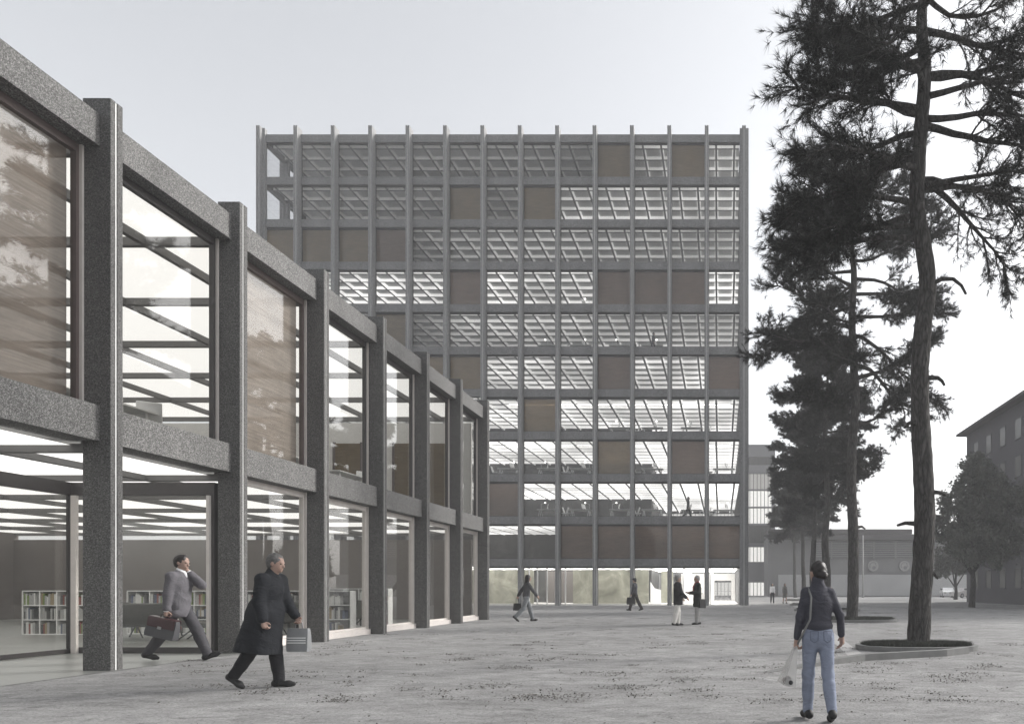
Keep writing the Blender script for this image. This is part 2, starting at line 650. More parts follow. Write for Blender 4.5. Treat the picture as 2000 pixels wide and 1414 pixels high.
# porch: two recessed glass walls
yp = COLY[3] - 0.05
m = MB()
m.box(-13.95, -13.82, yp - 0.06, yp + 0.06, 0, 3.635)
m.box(-10.93, -10.8, yp - 0.06, yp + 0.06, 0, 3.635)
m.box(-13.82, -10.93, yp - 0.055, yp + 0.055, 3.36, 3.634)
m.box(-13.82, -10.93, yp - 0.055, yp + 0.055, 0.0, 0.13)
w = m.build('porch_screen', M['frame_dark'], lib)
p = MB()
p.box(-13.82, -10.93, yp - 0.006, yp + 0.006, 0.13, 3.36)
p.build('pane', M['glass_plain'], lib).parent = w
q = MB()
q.box(-13.79, -13.68, yp - 0.13, yp - 0.065, 0.0, 3.35)
q.build('mullion', M['frame_pale'], lib).parent = w
q = MB()
q.box(-10.92, -10.86, yp - 0.13, yp - 0.065, 0.0, 3.35)
q.build('mullion', M['frame_pale'], lib).parent = w
m = MB()
m.box(-13.96, -13.84, COLY[0], COLY[0] + 0.1, 0, 3.635)
m.box(-13.95, -13.85, COLY[0] + 0.1, yp - 0.06, 3.36, 3.634)
m.box(-13.95, -13.85, COLY[0] + 0.1, yp - 0.06, 0.0, 0.1)
w = m.build('porch_screen', M['frame_dark'], lib)
p = MB()
p.box(-13.906, -13.894, COLY[0] + 0.1, yp - 0.06, 0.1, 3.36)
p.build('pane', M['glass_plain'], lib).parent = w
m = MB()
m.quad((-13.9, COLY[0] - 2, 0.006), (-10.2, COLY[0] - 2, 0.006), (-10.2, yp - 0.06, 0.006), (-13.9, yp - 0.06, 0.006))
m.build('porch_floor', M['int_floor'], lib)

# ------------------------------------------------------------------ the tower
YF, YB = 55.5, 56.0
PITCH = 73.06 / F * YF
X0 = XP(503.4, YF)
XC = [X0 + PITCH * i for i in range(14)]
XR, XL = XC[13], XC[0]
NF, ZB0, FP, BH = 11, 3.74, 3.41, 0.63
TOPS = [ZB0 + FP * k for k in range(NF)]               # tops of the beams
YK = YB + 24.5                                         # rear face
tow = thing('office_tower', 'eleven-storey grey stone grid tower with glass bays and brown blinds', 'building',
            ((XL + XR) / 2, YF, 0))
ZTOP = 38.25


def tcol_mesh():
    m = MB()
    m.box(-0.153, -0.028, 0, 0.72, 0, ZTOP)
    m.box(0.028, 0.153, 0, 0.72, 0, ZTOP)
    m.box(-0.028, 0.028, 0.05, 0.7, 0, ZTOP - 0.02, 1)
    return m


c0 = None
for x in XC:
    if c0 is None:
        c0 = tcol_mesh().build('column', [M['stone_col'], M['joint']], tow, local=True, bevel=0.012)
        cc = c0
    else:
        cc = c0.copy()
        COL.objects.link(cc)
    cc.location = (x - tow.location.x, 0, 0)
# side columns, left and right
ycs = [YF + 0.5 + PITCH * j for j in range(9)]
for sgn, xs in ((1, XR), (-1, XL)):
    for j, y in enumerate(ycs):
        cc = c0.copy()
        COL.objects.link(cc)
        cc.rotation_euler = (0, 0, sgn * math.pi / 2)
        cc.location = (xs + sgn * 0.385 - tow.location.x, y - YF, 0)
# rear columns
for i in range(1, 13):
    cc = c0.copy()
    COL.objects.link(cc)
    cc.rotation_euler = (0, 0, math.pi)
    cc.location = (XC[i] - tow.location.x, YK + 0.45 - YF, 0)
# spandrels: one ring per floor, built of butted pieces
xl, xr = XL - 0.1, XR + 0.1


def ring():
    m = MB()
    m.box(xl, xr, YB, YB + 0.4, 0, BH)
    m.box(xl, xl + 0.4, YB + 0.4, YK - 0.4, 0, BH)
    m.box(xr - 0.4, xr, YB + 0.4, YK - 0.4, 0, BH)
    m.box(xl, xr, YK - 0.4, YK, 0, BH)
    return m


s0 = None
for zt in TOPS:
    if s0 is None:
        s0 = ring().build('spandrel_beam', M['stone'], tow, bevel=0.01)
        so = s0
    else:
        so = s0.copy()
        COL.objects.link(so)
    so.location.z = zt - BH
# windows
BLIND = {(0, 9), (0, 11), (1, 5), (1, 7), (2, 0), (2, 1), (2, 2), (2, 3), (3, 5), (3, 9), (3, 10), (3, 11), (4, 3), (5, 4), (5, 5), (5, 9),
         (5, 12), (6, 7), (7, 9), (7, 11), (8, 6), (9, 8), (9, 9), (9, 10), (9, 11), (9, 12)}
FIRST = {0: 0, 1: 0, 2: 0, 3: 1, 4: 3, 5: 4, 6: 6, 7: 6, 8: 6, 9: 6, 10: 6}


def win_parts(hh, ww):
    m = MB()
    y0, y1 = 0.11, 0.19
    t = 0.045
    th = 0.15  # thick top rail stands in for the shaded beam soffit
    m.box(0, t, y0, y1, 0, hh)
    m.box(ww - t, ww, y0, y1, 0, hh)
    m.box(t, ww - t, y0 + 0.002, y1 - 0.002, hh - th, hh)
    m.box(t, ww - t, y0 + 0.002, y1 - 0.002, 0, t)
    p = MB()
    p.box(t, ww - t, 0.145, 0.157, t, hh - th)
    b = MB()
    b.box(0.02, ww - 0.02, 0.24, 0.25, 0.01, hh - 0.01)
    return m, p, b


WW = PITCH - 0.29
HU, HG = FP - BH + 0.006, ZB0 - BH - 0.04
hid = MB()
protos = {}
for r in range(11):
    kb = 10 - r                                        # beam index above
    zt = TOPS[kb] - BH + 0.003
    hh = HU if r < 10 else HG
    z0 = zt - hh
    for b in range(13):
        xw = XC[b] + 0.145
        if b < FIRST[r]:
            hid.box(xw + 0.04, xw + WW - 0.04, YB + 0.145, YB + 0.157, z0 + 0.04, zt - 0.04)
            continue
        key = r == 10
        if key not in protos:
            m, p, bl = win_parts(hh, WW)
            wf = m.build('window', M['frame_shade'], tow, local=True)
            po = p.build('pane', M['glass_tower'], wf, local=True)
            bo = bl.build('blind', M['blind_brown'], None)
            bo.parent = wf
            if key:
                bpy.data.objects.remove(bo)
                bo = None
            protos[key] = (wf, po, bo)
            w, pane, blo = wf, po, bo
            if (r, b) not in BLIND and bo:
                COL.objects.unlink(bo)
        else:
            wf, po, bo = protos[key]
            w = wf.copy()
            COL.objects.link(w)
            pane = po.copy()
            pane.parent = w
            COL.objects.link(pane)
            if (r, b) in BLIND:
                blo = bo.copy()
                COL.objects.link(blo)
                blo.parent = w
                blo['label'] = 'brown roller blind drawn down behind the glass'
                if r in (3, 8, 9) or (r, b) in ((2, 3), (5, 9), (5, 12), (7, 11)):
                    blo.material_slots[0].link = 'OBJECT'
                    blo.material_slots[0].material = M['blind_mauve']
        w.location = (xw - tow.location.x, YB - YF, z0)
ho = hid.build('window', M['glass_tower'], tow)
ho['kind'] = 'stuff'
# side and rear glazing
m = MB()
for kb in range(11):
    z1 = TOPS[kb] - BH + 0.003
    z0 = (TOPS[kb - 1] if kb else 0.05) - 0.003
    m.box(xl + 0.2, xl + 0.212, YB + 0.41, YK - 0.41, z0, z1)
    m.box(xr - 0.212, xr - 0.2, YB + 0.41, YK - 0.41, z0, z1)
    m.box(xl + 0.41, xr - 0.41, YK - 0.212, YK - 0.2, z0, z1)
m.build('side_glazing', M['glass_tower'], tow)

# interior: slabs, coffers, core
CP = PITCH / 2
xi0, xi1 = XL + 0.35, XR - 0.35
yi0, yi1 = YB + 0.42, YK - 0.45


def coffer_mesh():
    m = MB()
    zs, zp = 0.0, 0.24
    xs = [XL + CP * (i + 0.5) for i in range(26)]
    ys = [yi0 + 0.55 + CP * j for j in range(15)]
    w = 0.085
    for x in xs:
        m.box(x - w, x + w, yi0, yi1, zs, zp, 0, None, 'tfklr')
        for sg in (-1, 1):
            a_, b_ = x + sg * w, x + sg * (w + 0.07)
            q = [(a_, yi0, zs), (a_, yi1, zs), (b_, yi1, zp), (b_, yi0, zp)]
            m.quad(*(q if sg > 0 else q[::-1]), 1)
    ed = [xi0] + xs + [xi1]
    for y in ys:
        for a, b in zip(ed[:-1], ed[1:]):
            a2 = a + w if a != xi0 else a
            b2 = b - w if b != xi1 else b
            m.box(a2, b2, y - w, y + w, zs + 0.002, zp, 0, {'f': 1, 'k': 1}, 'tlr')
    m.quad((xi0, yi0, zp), (xi0, yi1, zp), (xi1, yi1, zp), (xi1, yi0, zp), 2)
    return m


# (glow level of the coffer sides, share of the floor left dark on the left) from the top floor down
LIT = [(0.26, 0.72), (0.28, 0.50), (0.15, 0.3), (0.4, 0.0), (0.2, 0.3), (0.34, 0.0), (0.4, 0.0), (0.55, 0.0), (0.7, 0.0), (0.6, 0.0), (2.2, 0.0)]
cf0 = None
for r in range(11):
    zc = TOPS[10 - r] - BH + 0.05
    if cf0 is None:
        cf0 = coffer_mesh().build('coffered_ceiling', [M['soffit'], M['coffer'], M['panel']], tow)  # glowing sides, greyer soffits: light and shade put into the materials
        # object coordinates start at the tower's left end
        me = cf0.data
        dx = XL - tow.location.x
        for v in me.vertices:
            v.co.x -= dx
        co = cf0
    else:
        co = cf0.copy()
        COL.objects.link(co)
    co.location = (XL - tow.location.x, 0, zc)
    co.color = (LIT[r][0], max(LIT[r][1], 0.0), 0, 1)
M['added_glow_line'] = m_lamp('added_glow_line', 4.0)
M['added_glow_line'].cycles.emission_sampling = 'AUTO'
for r, b0 in ((6, 6), (7, 6), (8, 7)):  # luminous strips added inside the coffers to brighten the desks below
    m = MB()
    zc = TOPS[10 - r] - BH + 0.2
    m.box(XC[b0] + 1, XR - 1, YB + 3.2, YB + 3.32, zc, zc + 0.03)
    m.build('added_glow_line', M['added_glow_line'], tow)
sl0 = None
for k, zt in enumerate(TOPS):
    if sl0 is None:
        m = MB()
        m.box(xi0 + 0.05, xi1 - 0.05, yi0 - 0.01, yi1, -0.26, -0.012)
        sl0 = m.build('floor_slab', M['carpet'], tow)
        so = sl0
    else:
        so = sl0.copy()
        COL.objects.link(so)
    so.location.z = zt
m = MB()
m.box(XL + 4, XC[10] + 0.3, YB + 12.2, YB + 19.5, 0, TOPS[-1] - 0.35)
m.build('core_wall', M['core'], tow)
# ground floor: marble walls, lift lobby, white screens
m = MB()
m.box(XC[5], XC[7] - 0.4, YB + 5.0, YB + 5.2, 0, 2.95)
m.box(XC[8] + 0.1, XC[10] + 0.75, YB + 5.0, YB + 5.2, 0, 2.95)
m.box(XC[10] + 1.6, XC[11] - 0.3, YB + 8.0, YB + 8.2, 0, 2.95)
m.build('lobby_wall', M['marble'], tow)
m = MB()
m.box(XC[7] - 0.3, XC[8], YB + 9.0, YB + 9.2, 0, 2.95)
m.build('lobby_wall', M['wall_dark'], tow)
for x in (XC[7] + 0.28, XC[7] + 0.95, XC[7] + 1.75, XC[7] + 2.45, XC[8] + 0.28):
    m = MB()
    m.box(x - 0.045, x + 0.045, YB + 1.2, YB + 1.32, 0, 3.0)
    m.build('lobby_post', M['white_paint'], tow)
for j in range(7):
    for x in (XC[11] + 1.0, XC[12] + 0.25):
        m = MB()
        m.box(x - 0.06, x + 0.06, YB + 2 + j * 2.4, YB + 2.12 + j * 2.4, 0, 3.0)
        m.build('lobby_post', M['white_paint'], tow)
m = MB()
m.box(XL + 0.4, XR - 0.4, YB + 0.42, YK - 0.42, 0.0, 0.02)
m.build('lobby_floor', M['wall_white'], tow)
M['lobby_light'] = m_lamp('lobby_light', 2.4)
M['lobby_soft'] = m_lamp('lobby_soft', 1.0)
M['lobby_soft'].cycles.emission_sampling = 'AUTO'
M['lobby_light'].cycles.emission_sampling = 'AUTO'
for i, (xa, xb, ya, yb_) in enumerate(((XC[5], XC[7] - 0.3, 1.2, 4.4), (XC[7] + 0.3, XC[9], 1.2, 4.4), (XC[9] + 0.3, XC[10] + 0.9, 1.2, 4.4), (XC[10] + 1.4, XC[11] + 0.6, 1.2, 7.5), (XC[11] + 1.2, XC[12], 1.2, 17.5), (XC[12] + 0.5, XC[13] - 0.8, 1.2, 17.5))):
    m = MB()
    m.box(xa, xb, YB + ya, YB + yb_, 3.07, 3.1)
    m.build('lobby_light', M['lobby_light' if i > 2 else 'lobby_soft'], tow)
m = MB()
m.box(XC[11] - 0.2, XC[13] - 0.35, YB + 19.0, YB + 19.2, 2.2, 2.95)
m.box(XC[11] - 0.2, XC[12] + 0.4, YB + 19.0, YB + 19.2, 0.02, 2.2)
m.box(XC[13] - 0.75, XC[13] - 0.35, YB + 19.0, YB + 19.2, 0.02, 2.2)
m.build('lobby_wall', M['wall_white'], tow)
m = MB()
for i in range(6):
    m.box(XC[12] + 0.4 + i * 0.36, XC[12] + 0.45 + i * 0.36, YB + 19.02, YB + 19.1, 0.02, 2.2)
m.box(XC[12] + 0.4, XC[13] - 0.75, YB + 19.0, YB + 19.12, 1.0, 1.06)
m.build('lobby_grille', M['metal_grey'], tow)
m = MB()
m.prism([(XC[10] + 1.0, 0), (XC[10] + 1.9, 0), (XC[10] + 1.9, 1.2), (XC[10] + 1.35, 1.35), (XC[10] + 1.0, 1.9)], 0, 0.15)
m.v = [(a, YB + 4.2 + c, b + 0.02) for a, b, c in m.v]
m.build('lobby_screen', M['white_paint'], tow)
# ------------------------------------------------------------------ bodies: smooth-blended distance fields, meshed with surface nets
def nrm(v):
    v = np.asarray(v, float)
    return v / max(np.linalg.norm(v), 1e-9)


class SDF:
    def __init__(s):
        s.p = []

    def cut(s, pt, n):
        s.p.append(('p', np.array(pt, float), nrm(n), 0, 0, 0.0, None, True))

    def cone(s, a, b, ra, rb, k=0.02, sc=(1, 1, 1), sub=False):
        s.p.append(('c', np.array(a, float), np.array(b, float), ra, rb, k, np.array(sc, float), sub))

    def ell(s, c, r, k=0.02, rot=None, sub=False):
        s.p.append(('e', np.array(c, float), np.array(r, float), rot, 0, k, None, sub))

    def chain(s, pts, rad, k=0.02, sc=(1, 1, 1)):
        for i in range(len(pts) - 1):
            s.cone(pts[i], pts[i + 1], rad[i], rad[i + 1], k, sc)

    def bounds(s):
        lo, hi = np.full(3, 1e9), np.full(3, -1e9)
        for q in s.p:
            if q[-1]:
                continue
            if q[0] == 'c':
                r = max(q[3], q[4]) * q[6]
                lo = np.minimum(lo, np.minimum(q[1] - r, q[2] - r))
                hi = np.maximum(hi, np.maximum(q[1] + r, q[2] + r))
            else:
                r = q[2].max()
                lo = np.minimum(lo, q[1] - r)
                hi = np.maximum(hi, q[1] + r)
        return lo, hi

    def mesh(s, h, fold=0.0, fs=30.0, seed=0):
        lo, hi = s.bounds()
        lo = lo - 4 * h - 0.01
        n = np.ceil((hi + 4 * h + 0.01 - lo) / h).astype(int) + 1
        V = np.full(n, 0.25, dtype=np.float32)
        ax = [lo[i] + h * np.arange(n[i]) for i in range(3)]
        for q in s.p:
            if q[0] == 'p':
                pl = ((ax[0] - q[1][0]) * q[2][0])[:, None, None] + ((ax[1] - q[1][1]) * q[2][1])[None, :, None] + ((ax[2] - q[1][2]) * q[2][2])[None, None, :]
                np.maximum(V, pl.astype(np.float32), out=V)
                continue
            k = q[5]
            mg = k + 3 * h + 0.01
            if q[0] == 'c':
                r = max(q[3], q[4]) * q[6]
                b0, b1 = np.minimum(q[1] - r, q[2] - r) - mg, np.maximum(q[1] + r, q[2] + r) + mg
            else:
                r = q[2].max()
                b0, b1 = q[1] - r - mg, q[1] + r + mg
            i0 = np.clip(np.floor((b0 - lo) / h).astype(int), 0, n - 1)
            i1 = np.clip(np.ceil((b1 - lo) / h).astype(int) + 1, 1, n)
            X, Y, Z = np.meshgrid(*[ax[i][i0[i]:i1[i]] for i in range(3)], indexing='ij')
            if q[0] == 'c':
                sc = q[6]
                a, b = q[1] / sc, q[2] / sc
                d = b - a
                dd = max(d @ d, 1e-9)
                x, y, z = X / sc[0] - a[0], Y / sc[1] - a[1], Z / sc[2] - a[2]
                t = np.clip((x * d[0] + y * d[1] + z * d[2]) / dd, 0, 1)
                D = (np.sqrt((x - t * d[0]) ** 2 + (y - t * d[1]) ** 2 + (z - t * d[2]) ** 2) - (q[3] + (q[4] - q[3]) * t)) * min(sc)
            else:
                x, y, z = X - q[1][0], Y - q[1][1], Z - q[1][2]
                if q[3] is not None:
                    R = q[3]
                    x, y, z = (R[0][0] * x + R[1][0] * y + R[2][0] * z, R[0][1] * x + R[1][1] * y + R[2][1] * z,
                               R[0][2] * x + R[1][2] * y + R[2][2] * z)
                rr = q[2]
                k0 = np.sqrt((x / rr[0]) ** 2 + (y / rr[1]) ** 2 + (z / rr[2]) ** 2)
                k1 = np.sqrt((x / rr[0] ** 2) ** 2 + (y / rr[1] ** 2) ** 2 + (z / rr[2] ** 2) ** 2) + 1e-9
                D = k0 * (k0 - 1) / k1
            W = V[i0[0]:i1[0], i0[1]:i1[1], i0[2]:i1[2]]
            D = D.astype(np.float32)
            if q[-1]:
                np.maximum(W, -D, out=W)
            else:
                hh = np.clip(0.5 + 0.5 * (W - D) / k, 0, 1)
                W[...] = W * (1 - hh) + D * hh - k * hh * (1 - hh)
        if fold:
            X, Y, Z = np.meshgrid(*ax, indexing='ij')
            V += (fold * (np.sin(X * fs + 2.3 * np.sin(Z * fs * 0.5 + seed)) * np.sin(Y * fs * 0.8 + 1.7 * np.sin(Z * fs * 0.37 + 2 * seed)))
                  + 0.6 * fold * np.sin(Z * fs * 1.6 + 3 * X * fs * 0.3 + 2 * np.sin(Y * fs * 0.6 + seed))).astype(np.float32)
        return surface_nets(V, lo, h)


def surface_nets(V, lo, h):
    S = V < 0
    nx, ny, nz = V.shape
    cnt = np.zeros((nx - 1, ny - 1, nz - 1), dtype=np.int8)
    for i in (0, 1):
        for j in (0, 1):
            for k in (0, 1):
                cnt += S[i:nx - 1 + i, j:ny - 1 + j, k:nz - 1 + k]
    act = np.argwhere((cnt > 0) & (cnt < 8))
    idx = np.full(cnt.shape, -1, dtype=np.int32)
    idx[act[:, 0], act[:, 1], act[:, 2]] = np.arange(len(act))
    acc = np.zeros((len(act), 3))
    num = np.zeros(len(act))
    corners = [(0, 0, 0), (1, 0, 0), (0, 1, 0), (1, 1, 0), (0, 0, 1), (1, 0, 1), (0, 1, 1), (1, 1, 1)]
    for a in corners:
        for d in range(3):
            if a[d]:
                continue
            b = list(a)
            b[d] = 1
            va = V[act[:, 0] + a[0], act[:, 1] + a[1], act[:, 2] + a[2]]
            vb = V[act[:, 0] + b[0], act[:, 1] + b[1], act[:, 2] + b[2]]
            x = (va < 0) != (vb < 0)
            t = np.where(x, va / np.where(np.abs(va - vb) < 1e-9, 1, va - vb), 0)
            pt = np.tile(np.array(a, float), (len(act), 1))
            pt[:, d] += t
            acc[x] += pt[x]
            num += x
    verts = lo + h * (act + acc / num[:, None])
    faces = []
    for d in range(3):
        e, f = (d + 1) % 3, (d + 2) % 3
        sl0 = [slice(None)] * 3
        sl1 = [slice(None)] * 3
        sl0[d], sl1[d] = slice(0, -1), slice(1, None)
        for q in (e, f):
            sl0[q] = slice(1, -1)
            sl1[q] = slice(1, -1)
        A, B = S[tuple(sl0)], S[tuple(sl1)]
        for flip, mask in ((False, A & ~B), (True, ~A & B)):
            c = np.argwhere(mask)
            if not len(c):
                continue
            c[:, e] += 1
            c[:, f] += 1
            qd = []
            for (de, df) in ((-1, -1), (0, -1), (0, 0), (-1, 0)):
                cc = c.copy()
                cc[:, e] += de
                cc[:, f] += df
                qd.append(idx[cc[:, 0], cc[:, 1], cc[:, 2]])
            q = np.stack(qd, 1)
            faces.append(q[:, ::-1] if flip else q)
    fc = np.concatenate(faces)
    fc = fc[(fc >= 0).all(1)]
    return verts, fc


def sdf_obj(name, sd, h, mat, parent, fold=0.0, fs=30.0, seed=0):
    v, f = sd.mesh(h, fold, fs, seed)
    return mesh_np(name, v, f, mat, parent, True)


def skin_mat(name, col):
    return m_plain(name, col, 0.55, var=0.08, vs=20, bump=0.05)


CL = {}


def cloth(name, col, rough=0.85, var=0.12):
    if name not in CL:
        k = N('cloth_' + name)
        v = k.coords()
        c = k.mix(1.0, tuple(col), k.ramp(k.noise(v, 9, 4), [(0.3, 1 - var), (0.7, 1 + var * 0.5)]), 'MULTIPLY')
        wv = k.coords((260, 260, 420))
        wr = k.noise(k.coords((1.0, 1.0, 1.7)), 4.5, 4, 0.55, 2.0)
        CL[name] = k.done(k.bsdf(c, rough, 0, 0.25, bump=k.math('ADD', k.math('MULTIPLY', wr, 3.0), k.math('MULTIPLY', k.noise(wv, 1.0, 2), 0.05)), bstr=0.5, bdist=0.014))
    return CL[name]


SKIN = skin_mat('skin', (0.3, 0.2, 0.16))
EYE = m_plain('eye_dark', (0.03, 0.025, 0.02), 0.2, var=0.02)


def hand(sd, w, d, nrml, thumb, s, curl):
    """w wrist, d along the forearm, nrml palm-facing direction, thumb towards the thumb side"""
    d, nrml = nrm(d), nrm(nrml)
    thumb = nrm(np.asarray(thumb, float) - d * np.dot(thumb, d))
    nrml = nrm(nrml - d * np.dot(nrml, d) - thumb * np.dot(nrml, thumb))
    sd.cone(w, w + d * 0.085 * s, 0.027 * s, 0.03 * s, 0.012, (1, 1, 1))
    ln = (0.040, 0.046, 0.043, 0.034)
    for i in range(4):
        b = w + d * (0.088 - 0.004 * abs(i - 1)) * s + thumb * (0.031 - 0.0205 * i) * s
        c1 = curl * (0.55 + 0.08 * i)
        d1 = d * math.cos(c1) + nrml * math.sin(c1)
        c2 = c1 + curl * 0.8
        d2 = d * math.cos(c2) + nrml * math.sin(c2)
        c3 = c2 + curl * 0.5
        d3 = d * math.cos(c3) + nrml * math.sin(c3)
        p1 = b + d1 * ln[i] * s
        p2 = p1 + d2 * ln[i] * 0.7 * s
        p3 = p2 + d3 * ln[i] * 0.5 * s
        sd.chain([b - d * 0.02 * s, p1, p2, p3], [0.0105 * s, 0.0092 * s, 0.0085 * s, 0.0075 * s], 0.004)
    t0 = w + d * 0.03 * s + thumb * 0.028 * s
    t1 = t0 + nrm(thumb * 0.75 + d * 0.7 + nrml * 0.25) * 0.04 * s
    t2 = t1 + nrm(thumb * 0.25 + d * 0.9 + nrml * (0.3 + 0.4 * curl)) * 0.032 * s
    sd.chain([t0 - thumb * 0.015 * s, t1, t2], [0.014 * s, 0.0115 * s, 0.009 * s], 0.006)


def rotv(v, yaw, pitch):
    """head-local (x forward, y left, z up) to body: pitch down positive, yaw left positive"""
    x, y, z = v
    x, z = x * math.cos(pitch) + z * math.sin(pitch), -x * math.sin(pitch) + z * math.cos(pitch)
    return np.array([x * math.cos(yaw) - y * math.sin(yaw), x * math.sin(yaw) + y * math.cos(yaw), z])


def person(label, loc, rz, h, ps, vox, group=None, kind='man'):
    s = h / 1.75
    root = thing('person', label, 'person', loc, rz, group)
    g = ps.get
    fem = kind == 'woman'
    ln = g('lean', 0.03)
    # --- legs first, so that the lower sole meets the ground
    legs = {}
    low = 1e9
    for side, y in (('L', 1), ('R', -1)):
        th, kf, fp = g('th' + side, 0.0), g('kf' + side, 0.05), g('fp' + side, 0.0)
        sp = g('spread', 0.02)
        hip = np.array([0, y * 0.09, 0.0]) * s
        knee = hip + np.array([math.sin(th), y * sp, -math.cos(th)]) * 0.43 * s
        a = th - kf
        ank = knee + np.array([math.sin(a), y * sp * 0.3, -math.cos(a)]) * 0.415 * s
        toed = np.array([math.cos(fp), y * g('splay', 0.12), -math.sin(fp)])
        up = np.array([math.sin(fp), 0, math.cos(fp)])
        heel = ank - up * 0.055 * s - toed * 0.05 * s
        ball = ank - up * 0.06 * s + toed * 0.115 * s
        toe = ank - up * 0.062 * s + toed * 0.175 * s
        legs[side] = [hip, knee, ank, heel, ball, toe, up]
        low = min(low, heel[2] - 0.034 * s, ball[2] - 0.03 * s, toe[2] - 0.022 * s)
    off = np.array([0, 0, -low])
    for side in legs:
        legs[side] = [q + off for q in legs[side][:6]] + [legs[side][6]]
    pel = off + np.array([0, 0, 0.03]) * s
    upd = np.array([math.sin(ln), 0, math.cos(ln)])
    waist = pel + upd * 0.14 * s
    chest = waist + upd * 0.21 * s
    nb = chest + upd * 0.17 * s
    fwd = np.array([math.cos(ln), 0, -math.sin(ln)])
    tw = g('twist', 0.0)
    lat = np.array([-math.sin(tw), math.cos(tw), 0])
    sw = g('sw', 0.15 if fem else 0.18) * s
    ar = 0.84 if fem else 0.95
    hp = g('head', 0.0)
    hy = g('hyaw', 0.0)
    hc = nb + (upd * 0.165 + fwd * (0.02 + 0.06 * max(hp, 0))) * s
    arms = {}
    for side, y in (('L', 1), ('R', -1)):
        sh = chest + upd * 0.115 * s + lat * y * sw
        sa, ab, ef = g('sa' + side, 0.0), g('ab' + side, 0.12), g('ef' + side, 0.2)
        inw = g('in' + side, 0.0)
        d1 = nrm(fwd * math.sin(sa) + lat * y * math.sin(ab) - np.array([0, 0, 1]) * math.cos(sa) * math.cos(ab))
        el = sh + d1 * 0.285 * s
        d2 = nrm(fwd * math.sin(sa + ef) - lat * y * math.sin(inw) + lat * y * math.sin(ab) * 0.4 - np.array([0, 0, 1]) * math.cos(sa + ef))
        if g('fore' + side) is not None:
            d2 = nrm(g('fore' + side))
        if g('tgt' + side) is not None:                 # reach for a point given in head space
            tx = hc + rotv(np.array(g('tgt' + side)) * s, hy, hp)
            dv = tx - sh
            L = min(np.linalg.norm(dv), 0.52 * s)
            dn = nrm(dv)
            h1 = (0.285 ** 2 - 0.245 ** 2 + (L / s) ** 2) / (2 * L / s) * s
            hq = math.sqrt(max(1e-6, (0.285 * s) ** 2 - h1 ** 2))
            hint = np.array(g('hint' + side) or (0.5, 0.1 * y, -1))
            hint = nrm(hint - dn * np.dot(hint, dn))
            el = sh + dn * h1 + hint * hq
            d2 = nrm(sh + dn * L - el)
        wr = el + d2 * 0.245 * s
        arms[side] = [sh, el, wr, d2]

    B = SDF()
    # torso, neck, head
    B.cone(pel - upd * 0.02 * s, waist, (0.148 if fem else 0.14) * s, (0.115 if fem else 0.13) * s, 0.05 * s, (0.74, 1.08, 1))
    B.cone(waist, chest, (0.115 if fem else 0.13) * s, (0.14 if fem else 0.16) * s, 0.05 * s, (0.72, 1.05, 1))
    B.cone(chest, chest + upd * 0.08 * s, (0.14 if fem else 0.16) * s, 0.12 * s, 0.05 * s, (0.66, 1.1, 1))
    B.cone(nb - upd * 0.05 * s, hc - upd * 0.06 * s, (0.054 if fem else 0.062) * s, (0.048 if fem else 0.056) * s, 0.03 * s)

    def hl(x, y, z):
        return hc + rotv((x * s, y * s, z * s), hy, hp)
    R = np.stack([rotv((1, 0, 0), hy, hp), rotv((0, 1, 0), hy, hp), rotv((0, 0, 1), hy, hp)], 1)
    B.ell(hl(-0.008, 0, 0.028), np.array((0.098, 0.076, 0.095)) * s, 0.02 * s, R)
    B.ell(hl(0.026, 0, -0.035), np.array((0.068, 0.058, 0.078)) * s, 0.03 * s, R)
    B.cone(hl(0.07, 0, -0.088), hl(0.03, 0, -0.08), 0.022 * s, 0.03 * s, 0.02 * s)
    B.cone(hl(0.088, 0, 0.012), hl(0.108, 0, -0.03), 0.009 * s, 0.0135 * s, 0.012 * s)
    B.cone(hl(0.084, -0.018, -0.062), hl(0.084, 0.018, -0.062), 0.01 * s, 0.01 * s, 0.008 * s)
    B.cone(hl(0.082, -0.032, 0.022), hl(0.082, 0.032, 0.022), 0.011 * s, 0.011 * s, 0.012 * s)
    for y in (-1, 1):
        B.ell(hl(-0.005, y * 0.078, -0.008), np.array((0.02, 0.01, 0.033)) * s, 0.006 * s, R)
    for y in (-1, 1):
        B.ell(hl(0.092, y * 0.032, 0.003), np.array((0.008, 0.012, 0.007)) * s, 0.002, R, True)
    # limbs
    for side, y in (('L', 1), ('R', -1)):
        sh, el, wr, d2 = arms[side]
        B.chain([chest + upd * 0.09 * s + lat * y * 0.1 * s, sh, el, wr], [0.06 * s, 0.053 * s, 0.04 * s, 0.025 * s], 0.03 * s)
        gp = g('grip' + side, 0.5)
        pn = g('palm' + side)
        pn = -lat * y if pn is None else np.array(pn, float)
        tb = g('thumb' + side)
        tb = fwd if tb is None else np.array(tb, float)
        hand(B, wr, d2, pn, tb, s, gp)
        hip, knee, ank, heel, ball, toe, up = legs[side]
        B.chain([hip, knee, ank], [0.083 * s, 0.055 * s, 0.037 * s], 0.03 * s)
        B.cone(knee * 0.72 + ank * 0.28 - fwd * 0.014 * s, knee * 0.4 + ank * 0.6, 0.055 * s, 0.04 * s, 0.02 * s)
        B.chain([heel + up * 0.012 * s, ball, toe], [0.032 * s, 0.03 * s, 0.022 * s], 0.02 * s)
    sdf_obj('body', B, vox, SKIN, root)
    for y in (-1, 1):
        E = SDF()
        E.ell(hl(0.083, y * 0.032, 0.003), np.array((0.0095, 0.0105, 0.007)) * s, 0.002)
        if vox < 0.012:
            sdf_obj('eye', E, 0.003, EYE, root)
    # --- hair
    hs, hm = g('hair', 'short'), g('hairmat')
    A = SDF()
    A.ell(hl(-0.02, 0, 0.04), np.array((0.102, 0.086, 0.1)) * s, 0.02 * s, R)
